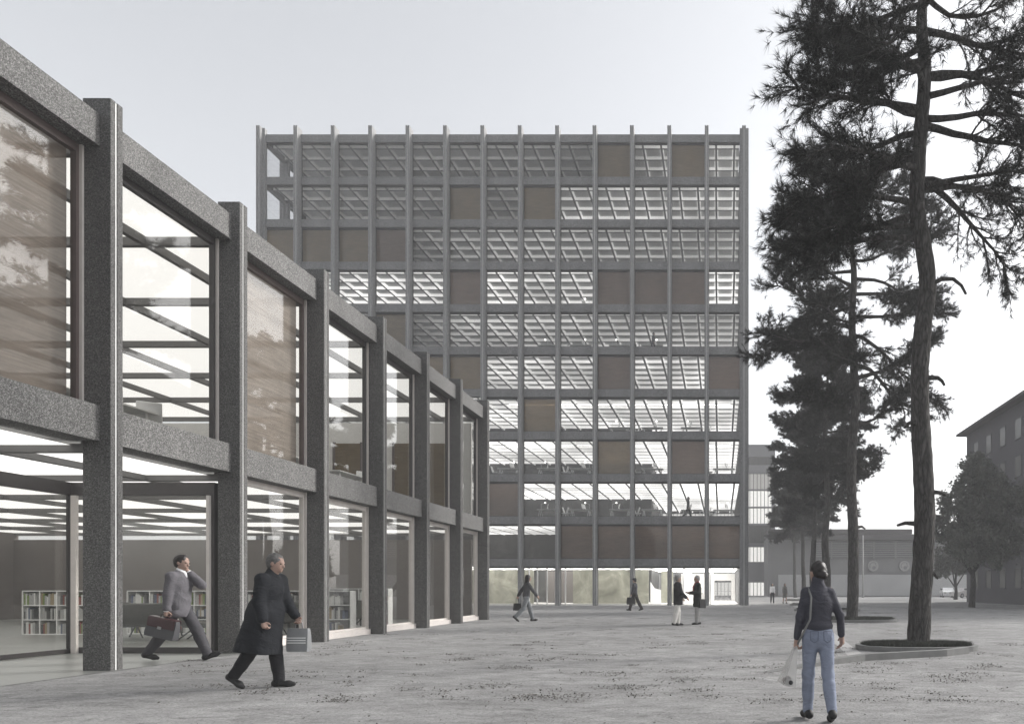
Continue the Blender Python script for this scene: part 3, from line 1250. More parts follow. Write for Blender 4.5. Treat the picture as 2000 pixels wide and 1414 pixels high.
    if hs in ('short', 'bald'):
        A.ell(hl(-0.05, 0, -0.01), np.array((0.07, 0.078, 0.075)) * s, 0.03 * s, R)
    if hs == 'long':
        A.cone(hl(-0.05, 0, 0.02), nb - fwd * 0.06 * s - upd * 0.05 * s, 0.085 * s, 0.07 * s, 0.05 * s, (0.8, 1.1, 1))
        for y in (-1, 1):
            A.cone(hl(-0.02, y * 0.062, 0.02), nb - upd * 0.03 * s + lat * y * 0.075 * s, 0.04 * s, 0.035 * s, 0.04 * s)
    if hs == 'bun':
        A.ell(hl(-0.05, 0, -0.01), np.array((0.068, 0.076, 0.07)) * s, 0.03 * s, R)
        A.ell(hl(-0.115, 0, -0.035), np.array((0.045, 0.045, 0.042)) * s, 0.012 * s, R)
    A.ell(hl(0.085, 0, -0.055), np.array((0.085, 0.1, 0.105)) * s, 0.01, R, True)
    for y in (-1, 1):
        if hs != 'long':
            A.ell(hl(0.005, y * 0.09, -0.035), np.array((0.035, 0.03, 0.05)) * s, 0.01, R, True)
    sdf_obj('hair', A, max(vox, 0.008), hm, root, 0.004 * s, 60)
    if g('hat') is not None:
        T = SDF()
        T.ell(hl(-0.01, 0, 0.085), np.array((0.11, 0.098, 0.065)) * s, 0.02 * s, R)
        T.ell(hl(0.0, 0, 0.07), np.array((0.15, 0.135, 0.012)) * s, 0.02 * s, R)
        sdf_obj('hat', T, max(vox, 0.01), g('hat'), root)
    # --- trousers or skirt
    if g('trousers') is not None:
        T = SDF()
        T.cone(pel - upd * 0.03 * s, waist + upd * g('rise', 0.0) * s, 0.158 * s, 0.136 * s, 0.05 * s, (0.76, 1.06, 1))
        e = g('leg', 0.016) * s
        for side in 'LR':
            hip, knee, ank = legs[side][:3]
            T.chain([hip, knee, ank + np.array([0, 0, 0.012 * s])], [0.09 * s + e * 0.4, 0.062 * s + e, 0.052 * s + e], 0.035 * s)
            T.cone(knee * 0.72 + ank * 0.28 - fwd * 0.012 * s, knee * 0.4 + ank * 0.6, 0.06 * s + e, 0.05 * s + e, 0.03 * s)
        # flat cuffs
        sdf_obj('trousers', T, vox, g('trousers'), root, 0.0022 * s, 20, 1.0)
    # --- jacket, coat or jumper
    J = SDF()
    e = g('ease', 0.02) * s
    hem = g('hem', 0.02) * s
    tt = (0.122 if fem else 0.138) * s
    hemp = pel - upd * hem + fwd * g('hemx', 0.0)
    J.cone(hemp, waist, (0.148 * s + e + g('flare', 0.0) * s), tt + e, 0.05 * s, (0.78, 1.06, 1))
    J.cone(waist, chest, tt + e, (0.145 if fem else 0.165) * s + e * 0.6, 0.05 * s, (0.74, 1.04, 1))
    J.cone(chest, chest + upd * 0.1 * s, (0.145 if fem else 0.165) * s + e * 0.6, 0.115 * s + e * 0.5, 0.05 * s, (0.7, 1.1, 1))
    if g('belly'):
        J.ell(waist + fwd * 0.07 * s + upd * 0.02 * s, np.array((0.13, 0.15, 0.17)) * s, 0.06 * s)
    J.cone(nb - upd * 0.06 * s, nb + upd * g('collar', 0.0) * s, 0.078 * s, 0.066 * s, 0.03 * s)
    if g('tail'):                                       # long coat skirt
        for (dx, dy, dz, r) in g('tail'):
            J.cone(pel + upd * 0.02 * s, pel + np.array([dx, dy, dz]) * s, 0.15 * s + e, r * s, 0.08 * s, (0.85, 1.05, 1))
        J.cut((0, 0, pel[2] + g('tailcut') * s), (-0.12, 0, -1))
    else:
        J.cut(hemp - np.array([0, 0, 0.1 * s]), (0.05, 0, -1))
    for side, y in (('L', 1), ('R', -1)):
        sh, el, wr, d2 = arms[side]
        J.chain([chest + upd * 0.085 * s + lat * y * 0.09 * s, sh, el, wr - d2 * 0.015 * s],
                [0.066 * s * ar + e * 0.5, 0.06 * s * ar + e * 0.7, 0.05 * s * ar + e * 0.7, 0.036 * s + e * 0.7], 0.03 * s)
    jk = sdf_obj(g('jname', 'jacket'), J, vox, g('jacket'), root, 0.0022 * s, 20, 2.0)
    if g('shirt') is not None:                          # shirt collar and cuffs
        Q = SDF()
        Q.cone(nb - upd * 0.03 * s + fwd * 0.01 * s, nb + upd * 0.045 * s + fwd * 0.012 * s, 0.076 * s, 0.066 * s, 0.01)
        Q.ell(chest + upd * 0.11 * s + fwd * 0.085 * s, np.array((0.03, 0.03, 0.08)) * s, 0.02 * s)
        sdf_obj('shirt_collar', Q, max(vox * 0.8, 0.006), g('shirt'), root)
        for side in 'LR':
            sh, el, wr, d2 = arms[side]
            Q = SDF()
            Q.cone(wr - d2 * 0.03 * s, wr + d2 * 0.006 * s, 0.042 * s, 0.041 * s, 0.005)
            sdf_obj('shirt_cuff', Q, max(vox * 0.8, 0.006), g('shirt'), root)
    if g('scarf') is not None:
        Q = SDF()
        Q.cone(nb - upd * 0.01 * s, nb + upd * 0.035 * s, 0.085 * s, 0.08 * s, 0.01)
        Q.chain([nb + fwd * 0.08 * s, chest + fwd * 0.135 * s + upd * 0.04 * s, waist + fwd * 0.135 * s + upd * 0.08 * s],
                [0.04 * s, 0.045 * s, 0.04 * s], 0.02 * s)
        sdf_obj('scarf', Q, vox, g('scarf'), root, 0.004, 40)
    # --- shoes
    for side in 'LR':
        hip, knee, ank, heel, ball, toe, up = legs[side]
        Q = SDF()
        Q.chain([heel + up * 0.008 * s, ball + up * 0.004 * s, toe], [0.04 * s, 0.041 * s, 0.029 * s], 0.025 * s)
        Q.cone(heel + up * 0.02 * s, ank + up * 0.01 * s, 0.042 * s, 0.046 * s, 0.03 * s)
        low = min(heel[2], ball[2], toe[2])
        sdf_obj('shoe', Q, max(vox * 0.9, 0.007), g('shoes'), root)
    W = Matrix.Translation(Vector(loc)) @ Matrix.Rotation(rz, 4, 'Z')
    info = {'root': root, 's': s, 'pel': pel, 'chest': chest, 'nb': nb, 'arms': arms, 'W': W, 'fwd': fwd, 'lat': lat, 'waist': waist}
    return info


def wpt(info, p):
    return info['W'] @ Vector(p)


def bag(name, label, cat, top, size, rz, mats, flap=True, handle=0.1, tilt=0.0, taper=0.85, hname='handle'):
    """box-like bag hanging under a handle whose grip is at `top` (world)"""
    t = thing(name, label, cat, top, rz)
    t.rotation_euler = (0, tilt, rz)
    L, D, Hh = size
    z1, z0 = -handle, -handle - Hh
    m = MB()
    n = 6
    prof = []
    for i in range(n + 1):
        f = i / n
        w = 0.5 * L * (1 + (1 / taper - 1) * (1 - f) * 0.5) * (1 - 0.06 * (2 * f - 1) ** 4)
        d = 0.5 * D * (1 - 0.45 * f ** 2)
        prof.append((w, d, z0 + (z1 - z0) * f))
    for (w, d, z), (w2, d2, z2) in zip(prof[:-1], prof[1:]):
        a = [(-w, -d, z), (w, -d, z), (w, d, z), (-w, d, z)]
        b = [(-w2, -d2, z2), (w2, -d2, z2), (w2, d2, z2), (-w2, d2, z2)]
        for i in range(4):
            j = (i + 1) % 4
            m.quad(a[i], a[j], b[j], b[i])
    w, d, z = prof[0]
    m.quad((-w, d, z), (w, d, z), (w, -d, z), (-w, -d, z))
    w, d, z = prof[-1]
    m.quad((-w, -d, z), (w, -d, z), (w, d, z), (-w, d, z))
    m.build('bag_body', mats[0], t, local=True, bevel=0.012)
    if flap:
        m = MB()
        zf_ = z1 - Hh * 0.48
        for sgn in (-1, 1):
            m.box(-0.49 * L, 0.49 * L, min(sgn * D * 0.5, sgn * (D * 0.5 + 0.012)), max(sgn * D * 0.5, sgn * (D * 0.5 + 0.012)), zf_, z1 + 0.004)
        m.box(-0.49 * L, 0.49 * L, -D * 0.5, D * 0.5, z1 + 0.004, z1 + 0.018)
        m.build('flap', mats[1], t, local=True, bevel=0.006)
        m = MB()
        for sgn in (-1, 1):
            y = sgn * (D * 0.5 + 0.018)
            m.box(-0.035, 0.035, y - 0.006, y + 0.006, zf_ - 0.02, zf_ + 0.03)
        m.build('clasp', mats[2], t, local=True)
    m = MB()
    hw = L * 0.17
    m.tube([(-hw, 0, z1), (-hw * 0.95, 0, z1 + handle * 0.75), (-hw * 0.6, 0, -0.004), (hw * 0.6, 0, -0.004), (hw * 0.95, 0, z1 + handle * 0.75), (hw, 0, z1)],
           0.009, 6)
    m.build(hname, mats[1], t, local=True, smooth=True)
    return t


def px_place(px, pyfeet):
    z = F * H / (pyfeet - CY)
    return XP(px, z), z


blk = cloth('black', (0.012, 0.012, 0.014))
navy = cloth('charcoal', (0.013, 0.0145, 0.018))
grey = cloth('grey_suit', (0.115, 0.11, 0.12))
dgrey = cloth('dark_grey', (0.06, 0.06, 0.065))
cream = cloth('cream', (0.62, 0.6, 0.57))
ltrs = cloth('grey_trousers', (0.3, 0.295, 0.29))
white = cloth('white', (0.75, 0.75, 0.76))
denim = cloth('denim', (0.2, 0.225, 0.29))
jean_g = cloth('grey_jeans', (0.19, 0.2, 0.21))
red = cloth('red', (0.24, 0.06, 0.06))
leath = m_plain('leather_black', (0.011, 0.0105, 0.0105), 0.6, var=0.2)
burg = m_plain('leather_burgundy', (0.05, 0.022, 0.024), 0.35, var=0.2)
gleath = m_plain('leather_grey', (0.065, 0.065, 0.07), 0.5, var=0.15)
hdark = m_plain('hair_dark', (0.014, 0.011, 0.01), 0.5, var=0.4, vs=40)
hgrey = m_plain('hair_grey', (0.2, 0.195, 0.19), 0.6, var=0.3, vs=40)
hlgrey = m_plain('hair_pale_grey', (0.3, 0.29, 0.28), 0.6, var=0.3, vs=40)

# 1 businessman on the phone, stepping out of the porch
x, y = px_place(350, 1290)
i1 = person('man in grey suit walking while phoning, carrying a burgundy briefcase by the glass porch', (x, y, 0), 0.0, 2.08,
            dict(thL=0.52, kfL=0.12, fpL=-0.42, thR=-0.38, kfR=0.3, fpR=0.1, lean=0.03, head=0.12, saR=-0.12, abR=0.1, efR=0.08,
                 tgtL=(0.1, 0.055, -0.15), hintL=(0.9, 0.1, -0.8), gripL=0.9, palmL=(-0.8, -0.6, 0), thumbL=(-0.5, 0.6, 0.3), gripR=1.45, palmR=(0, 1, 0), thumbR=(1, 0, 0.2),
                 hair='short', hairmat=hdark, jacket=grey, trousers=cloth('suit_trousers', (0.06, 0.058, 0.064)), shoes=leath, hem=0.09,
                 ease=0.024, shirt=white), 0.0105)
sh, el, wr, d2 = i1['arms']['R']
gp = wpt(i1, wr + d2 * 0.085)
bag('briefcase', 'burgundy and grey leather briefcase with a flap held by the phoning man', 'briefcase', gp, (0.52, 0.15, 0.36), 0.0, [gleath, burg, M['metal_grey']], tilt=0.22, handle=0.09)
sh, el, wr, d2 = i1['arms']['L']
ph = wpt(i1, wr + d2 * 0.1 + np.array([-0.045, 0.0, 0.01]))
m = MB()
m.obox((0, 0, 0), (0.012, 0, 0), (0, 0.028, 0), (0.01, 0, 0.06))
po = m.build('phone', M['black'], None, bevel=0.004)
po.location = ph
tag(po, 'small dark mobile phone held to the ear of the man in grey suit', 'phone')

# 2 man in a long dark coat striding right, close to the camera
z = F / 140.0
x = XP(518, z)
i2 = person('man with short greying hair in long dark overcoat striding past the glass front', (x, z, 0), 0.0, 1.86,
            dict(thL=0.17, kfL=0.06, fpL=-0.04, thR=-0.24, kfR=0.36, fpR=0.5, lean=0.17, head=0.12, saR=-0.08, abR=0.12, efR=0.35,
                 saL=0.25, abL=0.08, efL=0.35, gripR=1.3, gripL=1.4, palmL=(0, -1, 0), palmR=(0, 1, 0), thumbL=(1, 0, 0), thumbR=(1, 0, 0),
                 hair='short', hairmat=m_plain('hair_mixed', (0.09, 0.087, 0.084), 0.6, var=0.5, vs=30), jacket=navy, jname='overcoat', trousers=blk, shoes=leath, hem=0.05, ease=0.035, collar=0.05,
                 tail=[(-0.2, -0.07, -0.5, 0.16), (-0.18, 0.07, -0.5, 0.16), (0.02, -0.07, -0.52, 0.15), (0.03, 0.07, -0.52, 0.15), (-0.27, 0.0, -0.46, 0.12)], tailcut=-0.5), 0.0115)
sh, el, wr, d2 = i2['arms']['L']
gp = wpt(i2, wr + d2 * 0.085)
t = bag('shopping_bag', 'pale grey striped shopping bag carried by the man in the overcoat', 'bag', gp, (0.3, 0.11, 0.33), 0.0,
        [m_plain('paper_grey', (0.22, 0.225, 0.23), 0.6), M['metal_grey'], M['metal_grey']], flap=False, handle=0.1, taper=0.98)
m = MB()
for zz in (-0.24, -0.275, -0.31):
    for sgn in (-1, 1):
        m.box(-0.13, 0.13, sgn * 0.062 - 0.003, sgn * 0.062 + 0.003, zz, zz + 0.014)
m.build('stripes', M['white_paint'], t, local=True)

# 3 woman with a handbag walking towards the tower
x, y = px_place(1028, 1213)
i3 = person('woman with long dark hair in dark jacket and grey jeans walking towards the tower', (x, y, 0), math.radians(28), 1.95,
            dict(thL=0.36, kfL=0.12, fpL=-0.1, thR=-0.3, kfR=0.45, fpR=0.7, lean=0.08, hyaw=0.1, saR=0.55, abR=0.35, efR=0.1, saL=-0.6, abL=0.2, efL=0.1,
                 gripL=1.3, palmL=(0, -1, 0), thumbL=(1, 0, 0), hair='long', hairmat=hdark, jacket=dgrey, trousers=jean_g, shoes=leath, hem=-0.05, ease=0.03, rise=0.0), 0.015, kind='woman')
sh, el, wr, d2 = i3['arms']['L']
bag('handbag', 'small black handbag hanging from the hand of the woman in grey jeans', 'bag', wpt(i3, wr + d2 * 0.085), (0.3, 0.13, 0.3), math.radians(28), [leath, leath, leath], flap=False, handle=0.24)

# 4 man with a briefcase near the facade
x, y = px_place(1240, 1192)
i4 = person('slim man in dark hat and flared trousers carrying a black briefcase before the tower', (x, y, 0), math.radians(165), 2.0,
            dict(thL=0.34, kfL=0.08, fpL=-0.1, thR=-0.34, kfR=0.15, fpR=0.25, lean=0.0, head=0.05, saL=0.15, abL=0.05, efL=0.15, saR=0.05, abR=0.1,
                 gripL=1.4, palmL=(0, -1, 0), thumbL=(1, 0, 0), hair='short', hairmat=hdark, hat=blk, jacket=cloth('slate', (0.055, 0.055, 0.065)), trousers=cloth('brown_black', (0.03, 0.026, 0.025)),
                 shoes=leath, hem=0.02, ease=0.012, leg=0.026), 0.016)
sh, el, wr, d2 = i4['arms']['L']
bag('briefcase', 'plain black briefcase carried in front of the man in the dark hat', 'briefcase', wpt(i4, wr + d2 * 0.09), (0.52, 0.13, 0.42), math.radians(165), [leath, leath, leath], flap=False, handle=0.1)

# 5, 6 two men talking
x, y = px_place(1324, 1221)
person('stout grey-haired man in black jacket and cream trousers talking with another man', (x, y, 0), math.radians(20), 1.84,
       dict(thL=0.1, kfL=0.12, thR=-0.16, kfR=0.06, fpR=0.05, lean=-0.02, head=0.05, saR=0.15, efR=0.7, saL=0.15, efL=0.6, abR=0.2, abL=0.15, hair='short', hairmat=hgrey,
            jacket=blk, trousers=cream, shoes=leath, hem=0.14, ease=0.045, belly=True, flare=0.02, leg=0.02), 0.014)
x, y = px_place(1362, 1219)
i6 = person('man in black coat with red scarf and grey trousers, facing the stout man', (x, y, 0), math.radians(196), 1.84,
            dict(thL=0.08, kfL=0.06, thR=-0.06, kfR=0.04, lean=0.0, saR=0.1, efR=1.45, inR=0.35, saL=0.15, efL=1.4, inL=0.4, abR=0.2, abL=0.2, hair='short', hairmat=hlgrey,
                 jacket=cloth('coat_green_black', (0.016, 0.018, 0.016)), trousers=ltrs, shoes=leath, hem=0.24, ease=0.035, flare=0.02, scarf=red, leg=0.02), 0.014)
t = wpt(i6, i6['pel'] + np.array([-0.14, 0.2, 0.18]))
bag('shoulder_bag', 'soft dark shoulder bag hanging at the hip of the man with red scarf', 'bag', t, (0.25, 0.12, 0.34), math.radians(215), [leath, leath, leath], flap=False, handle=0.22, hname='strap')

# 7 woman walking away, close on the right
z = F / 186.0
x = XP(1598, z)
i7 = person('woman with dark hair in a bun, charcoal polo-neck and blue jeans, seen from behind', (x, z, 0), math.radians(97), 1.63,
            dict(thL=0.14, kfL=0.1, thR=-0.12, kfR=0.25, fpR=0.3, lean=0.02, saL=0.0, abL=0.26, efL=0.15, saR=-0.05, abR=0.42, efR=0.35, hyaw=0.45, head=0.05,
                 gripL=1.2, gripR=0.7, hair='bun', hairmat=hdark, jacket=cloth('polo_neck', (0.05, 0.05, 0.062)), jname='polo_neck', trousers=denim, shoes=leath,
                 hem=-0.1, ease=0.006, collar=0.085, leg=0.006, rise=0.02, sw=0.135), 0.0085, kind='woman')
# jeans seams and pockets
s = i7['s']
pb = i7['pel']
for yy in (-1, 1):
    m = MB()
    cx_, cz_ = pb[0] - 0.122 * s, pb[2] - 0.015 * s
    m.tube([(cx_, yy * 0.03 * s, cz_ + 0.05 * s), (cx_ - 0.004, yy * 0.035 * s, cz_ - 0.05 * s), (cx_ - 0.006, yy * 0.075 * s, cz_ - 0.075 * s), (cx_ + 0.004, yy * 0.115 * s, cz_ - 0.05 * s),
            (cx_ + 0.012, yy * 0.12 * s, cz_ + 0.05 * s), (cx_, yy * 0.03 * s, cz_ + 0.05 * s)], 0.0035, 5)
    m.build('pocket', cloth('denim_seam', (0.1, 0.115, 0.16)), i7['root'], local=True)
sh, el, wr, d2 = i7['arms']['L']
gp = wpt(i7, wr + d2 * 0.08)
tb = thing('tote_bag', 'transparent tote bag with shoes inside held by the woman in jeans', 'bag', gp, math.radians(97))
tb.rotation_euler = (0.25, 0, math.radians(97))
m = MB()
for i in range(10):
    f0, f1 = i / 10, (i + 1) / 10
    for sy in (-1, 1):
        w0, w1 = 0.03 + 0.15 * f0 ** 0.8, 0.03 + 0.15 * f1 ** 0.8
        d0, d1 = 0.012 + 0.05 * f0, 0.012 + 0.05 * f1
        m.quad((-w0, sy * d0, -0.42 * f0), (w0, sy * d0, -0.42 * f0), (w1, sy * d1, -0.42 * f1), (-w1, sy * d1, -0.42 * f1))
        m.quad((sy * w0, -d0, -0.42 * f0), (sy * w0, d0, -0.42 * f0), (sy * w1, d1, -0.42 * f1), (sy * w1, -d1, -0.42 * f1))
m.quad((-0.18, -0.062, -0.42), (0.18, -0.062, -0.42), (0.18, 0.062, -0.42), (-0.18, 0.062, -0.42))
kk = N('clear_plastic')
mx = kk.n('MixShader')
mx.inputs[0].default_value = 0.42
tr = kk.n('BsdfTransparent')
kk.l(tr.outputs[0], mx.inputs[1])
kk.l(kk.bsdf((0.55, 0.54, 0.52), 0.25).outputs[0], mx.inputs[2])
m.build('bag_body', kk.done(mx), tb, local=True, smooth=True)
for j, (cx_, rr_, mt) in enumerate(((-0.07, 0.3, M['black']), (0.06, -0.4, burg))):
    Q = SDF()
    Q.chain([(cx_ - 0.08, 0, -0.38 + 0.03 * j), (cx_, 0, -0.385), (cx_ + 0.09, 0, -0.395)], [0.03, 0.034, 0.024], 0.02)
    q = sdf_obj('shoe', Q, 0.01, mt, None)
    q.location, q.rotation_euler = tb.location, tb.rotation_euler
    tag(q, ('black shoe lying in the transparent tote bag', 'dark red shoe lying in the transparent tote bag')[j], 'shoe')

m = MB()
pa = [i7['chest'] + np.array([-0.02, 0.11, 0.155]), i7['chest'] + np.array([-0.125, 0.105, 0.06]), i7['waist'] + np.array([-0.118, 0.115, 0.03]), i7['pel'] + np.array([-0.13, 0.15, 0.1])]
iv = tb.matrix_basis.inverted()
pa = [iv @ wpt(i7, q) for q in pa] + [Vector((0.02, 0, -0.05))]
m.tube(pa, 0.011, 6)
m.build('strap', M['kerb'], tb, local=True, smooth=True)

# 8, 9 two women in the distance
z = 64.0
i8 = person('far woman with long dark hair in white top and dark trousers beside the grey coat', (XP(1508.5, z), z, 0), math.radians(-85), 1.8,
            dict(thL=0.12, kfL=0.05, thR=-0.1, kfR=0.15, hair='long', hairmat=hdark, jacket=white, jname='top', trousers=dgrey, shoes=leath, hem=-0.06, ease=0.015), 0.024, kind='woman')
person('far woman with long dark hair in knee-length grey coat, bare legs', (XP(1531, z), z - 1.0, 0), math.radians(-75), 1.8,
       dict(thL=0.15, kfL=0.05, thR=-0.1, kfR=0.2, hair='long', hairmat=hdark, jacket=cloth('grey_coat', (0.17, 0.165, 0.16)), jname='coat', shoes=leath, hem=0.36, ease=0.02, flare=0.03), 0.024, kind='woman')

# 10, 11 office people behind the tower's glass
FL = [0.0] + TOPS[:-1]                                  # floor levels
zz = YB + 1.6
person('dark figure walking behind the glass in the middle storeys of the tower', (XP(1276, zz), zz, FL[6] + 0.0), 0.0, 1.72,
       dict(thL=0.35, kfL=0.1, fpL=-0.2, thR=-0.3, kfR=0.4, fpR=0.5, hair='short', hairmat=hdark, jacket=dgrey, trousers=dgrey, shoes=leath, hem=0.06), 0.02)
person('long-haired dark figure walking past the white desks two storeys above the entrance', (XP(1344, zz), zz, FL[2] + 0.0), 0.0, 1.78,
       dict(thL=0.3, kfL=0.1, fpL=-0.2, thR=-0.28, kfR=0.4, fpR=0.5, hair='long', hairmat=m_plain('hair_brown', (0.06, 0.045, 0.04), 0.6), jacket=dgrey, trousers=blk, shoes=leath, hem=0.08), 0.02, kind='woman')
# ------------------------------------------------------------------ pines
rng = np.random.default_rng(11)
NP_TUFTS = []


def tufts(c, d, n, length, width, spread):
    """c (k,3) centres, d (k,3) directions -> triangles of needles"""
    k = len(c)
    cc = np.repeat(c, n, 0)
    dd = np.repeat(d, n, 0)
    v = rng.normal(size=(k * n, 3)) * spread + dd
    v /= np.linalg.norm(v, axis=1, keepdims=True)
    L = length * rng.uniform(0.65, 1.1, (k * n, 1))
    base = cc - dd * rng.uniform(0, 0.1, (k * n, 1)) + v * 0.006
    w = np.cross(v, rng.normal(size=(k * n, 3)))
    w /= np.linalg.norm(w, axis=1, keepdims=True) + 1e-9
    tip = base + v * L + np.array([0, 0, -0.12]) * L * rng.uniform(0, 1, (k * n, 1))
    V = np.stack([base - w * width * 0.5, base + w * width * 0.5, tip], 1).reshape(-1, 3)
    return V


def branch_path(p0, d0, length, steps, wob, rise, r):
    pts = [Vector(p0)]
    d = Vector(d0).normalized()
    for i in range(steps):
        d = (d + Vector((r.uniform(-wob, wob), r.uniform(-wob, wob), r.uniform(-wob, wob) * 0.8 + rise))).normalized()
        pts.append(pts[-1] + d * length / steps)
    return pts


def pine(label, trunk, rad, limbs, seed, nlen, nwid, nper, dens, stubs=(), seg=14, group=None, fine=True):
    r = random.Random(seed)
    base = trunk[0]
    t = thing('pine_tree', label, 'tree', (base[0], base[1], 0), 0, group)
    bl = Vector((base[0], base[1], 0))
    # trunk resampled along its path
    tp, tr = [], []
    n = len(trunk) - 1
    for i in range(n):
        for j in range(6):
            f = j / 6
            p0, p1, p2, p3 = (Vector(trunk[max(i - 1, 0)]), Vector(trunk[i]), Vector(trunk[i + 1]), Vector(trunk[min(i + 2, n)]))
            q = 0.5 * ((2 * p1) + (-p0 + p2) * f + (2 * p0 - 5 * p1 + 4 * p2 - p3) * f * f + (-p0 + 3 * p1 - 3 * p2 + p3) * f ** 3)
            tp.append(q - bl)
            tr.append(rad[i] + (rad[i + 1] - rad[i]) * f)
    tp.append(Vector(trunk[-1]) - bl)
    tr.append(rad[-1])
    tr[0] *= 1.2
    m = MB()
    random.seed(seed)
    m.tube(tp, tr, seg, wob=0.05)
    m.build('trunk', M['bark'], t, smooth=True, local=True)
    zt = [p.z for p in tp]

    def at(z):
        i = max(0, min(len(tp) - 2, next((k for k in range(len(tp) - 1) if zt[k + 1] >= z), len(tp) - 2)))
        f = 0 if zt[i + 1] == zt[i] else (z - zt[i]) / (zt[i + 1] - zt[i])
        return tp[i].lerp(tp[i + 1], max(0, min(1, f))), tr[i]
    C, D = [], []
    tw = MB()

    def leafy(p, d, f):
        C.append(tuple(p))
        D.append(tuple(d))

    for L in limbs:
        z, az, ln, rise = L[:4]
        bare = (L[4] if len(L) > 4 else 0.35) * (0.55 if 120 < L[1] < 240 else 0.85)
        p, r0 = at(z)
        a = math.radians(az)
        d = Vector((math.cos(a), math.sin(a), r.uniform(-0.1, 0.15)))
        path = branch_path(p, d, ln, max(6, int(ln * 2.6)), 0.25, rise, r)
        rl = min(r0 * 0.62, 0.02 + 0.023 * ln)
        m = MB()
        nb_ = len(path)
        m.tube(path, [rl * (1 - 0.8 * i / (nb_ - 1)) for i in range(nb_)], 7 if fine else 5)
        m.build('branch', M['bark'], t, smooth=True, local=True)
        for i in range(nb_):
            f = i / (nb_ - 1)
            if f < bare:
                continue
            dd = (path[min(i + 1, nb_ - 1)] - path[max(i - 1, 0)]).normalized()
            sub = 3 if f < 0.98 else 4
            for q in range(sub):
                az2 = r.choice((-1, 1)) * r.uniform(0.5, 1.2)
                sd = Matrix.Rotation(az2, 3, 'Z') @ dd
                sd = (sd + Vector((0, 0, r.uniform(-0.25, 0.45)))).normalized()
                sl = ln * r.uniform(0.16, 0.34) * (1.1 - 0.45 * f) + 0.25
                sp = branch_path(path[i], sd, sl, 5, 0.22, 0.03, r)
                tw.tube(sp, [max(0.006, rl * 0.3 * (1 - 0.85 * k / 5)) for k in range(6)], 4 if fine else 3, cap=False)
                for k in range(1, 6):
                    e = (sp[k] - sp[k - 1]).normalized()
                    if k >= 2:
                        leafy(sp[k], e, f)
                    for w in range(dens):
                        td = (e + Vector((r.gauss(0, .7), r.gauss(0, .7), r.gauss(0.12, .5)))).normalized()
                        tl = r.uniform(0.14, 0.42)
                        q1 = sp[k] + td * tl
                        if fine and r.random() < 0.7:
                            tw.tube([sp[k], q1], [0.006, 0.003], 3, cap=False)
                        leafy(q1, td, f)
                        if r.random() < 0.55:
                                leafy(sp[k].lerp(q1, 0.55), td, f)
    tw.build('crown_twigs', M['bark'], t, local=True)  # twigs that carry the needle tufts
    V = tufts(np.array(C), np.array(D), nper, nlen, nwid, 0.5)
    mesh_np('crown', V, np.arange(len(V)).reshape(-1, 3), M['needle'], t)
    # dead stubs
    for pts, r0 in stubs:
        m = MB()
        m.tube([Vector(q) - bl for q in pts], [r0 * (1 - 0.5 * i / (len(pts) - 1)) for i in range(len(pts))], 7)
        m.build('dead_branch', M['bark'], t, smooth=True, local=True)
    return t


def px_path(pts, z):
    return [P(a, b, z) for a, b in pts]


# nearest pine
Z1 = 16.2
tr1 = [(1793, 1263), (1797, 1180), (1803, 1090), (1806, 1000), (1802, 905), (1797, 810), (1797, 720), (1803, 640), (1812, 560), (1803, 480), (1791, 400), (1794, 310), (1801, 225), (1806, 135),
       (1800, 40), (1806, -60), (1800, -170)]
rd1 = [0.27, 0.25, 0.24, 0.235, 0.23, 0.215, 0.205, 0.2, 0.195, 0.19, 0.178, 0.17, 0.158, 0.15, 0.125, 0.09, 0.03]
tk1 = px_path(tr1, Z1)
tk1[0].z = -0.05
st = []
for pts, r0 in ((((1818, 556), (1840, 545), (1862, 545), (1878, 558), (1887, 575)), 0.06), (((1815, 738), (1832, 738), (1840, 744), (1845, 753)), 0.06),
                (((1790, 822), (1776, 826), (1766, 836)), 0.06), (((1820, 961), (1836, 962), (1848, 967)), 0.06), (((1785, 1022), (1768, 1021), (1752, 1026)), 0.06),
                (((1815, 1113), (1824, 1120), (1832, 1130)), 0.05)):
    st.append((px_path(pts, Z1 - 0.1), r0))
zz1 = lambda py: H + (CY - py) / F * Z1
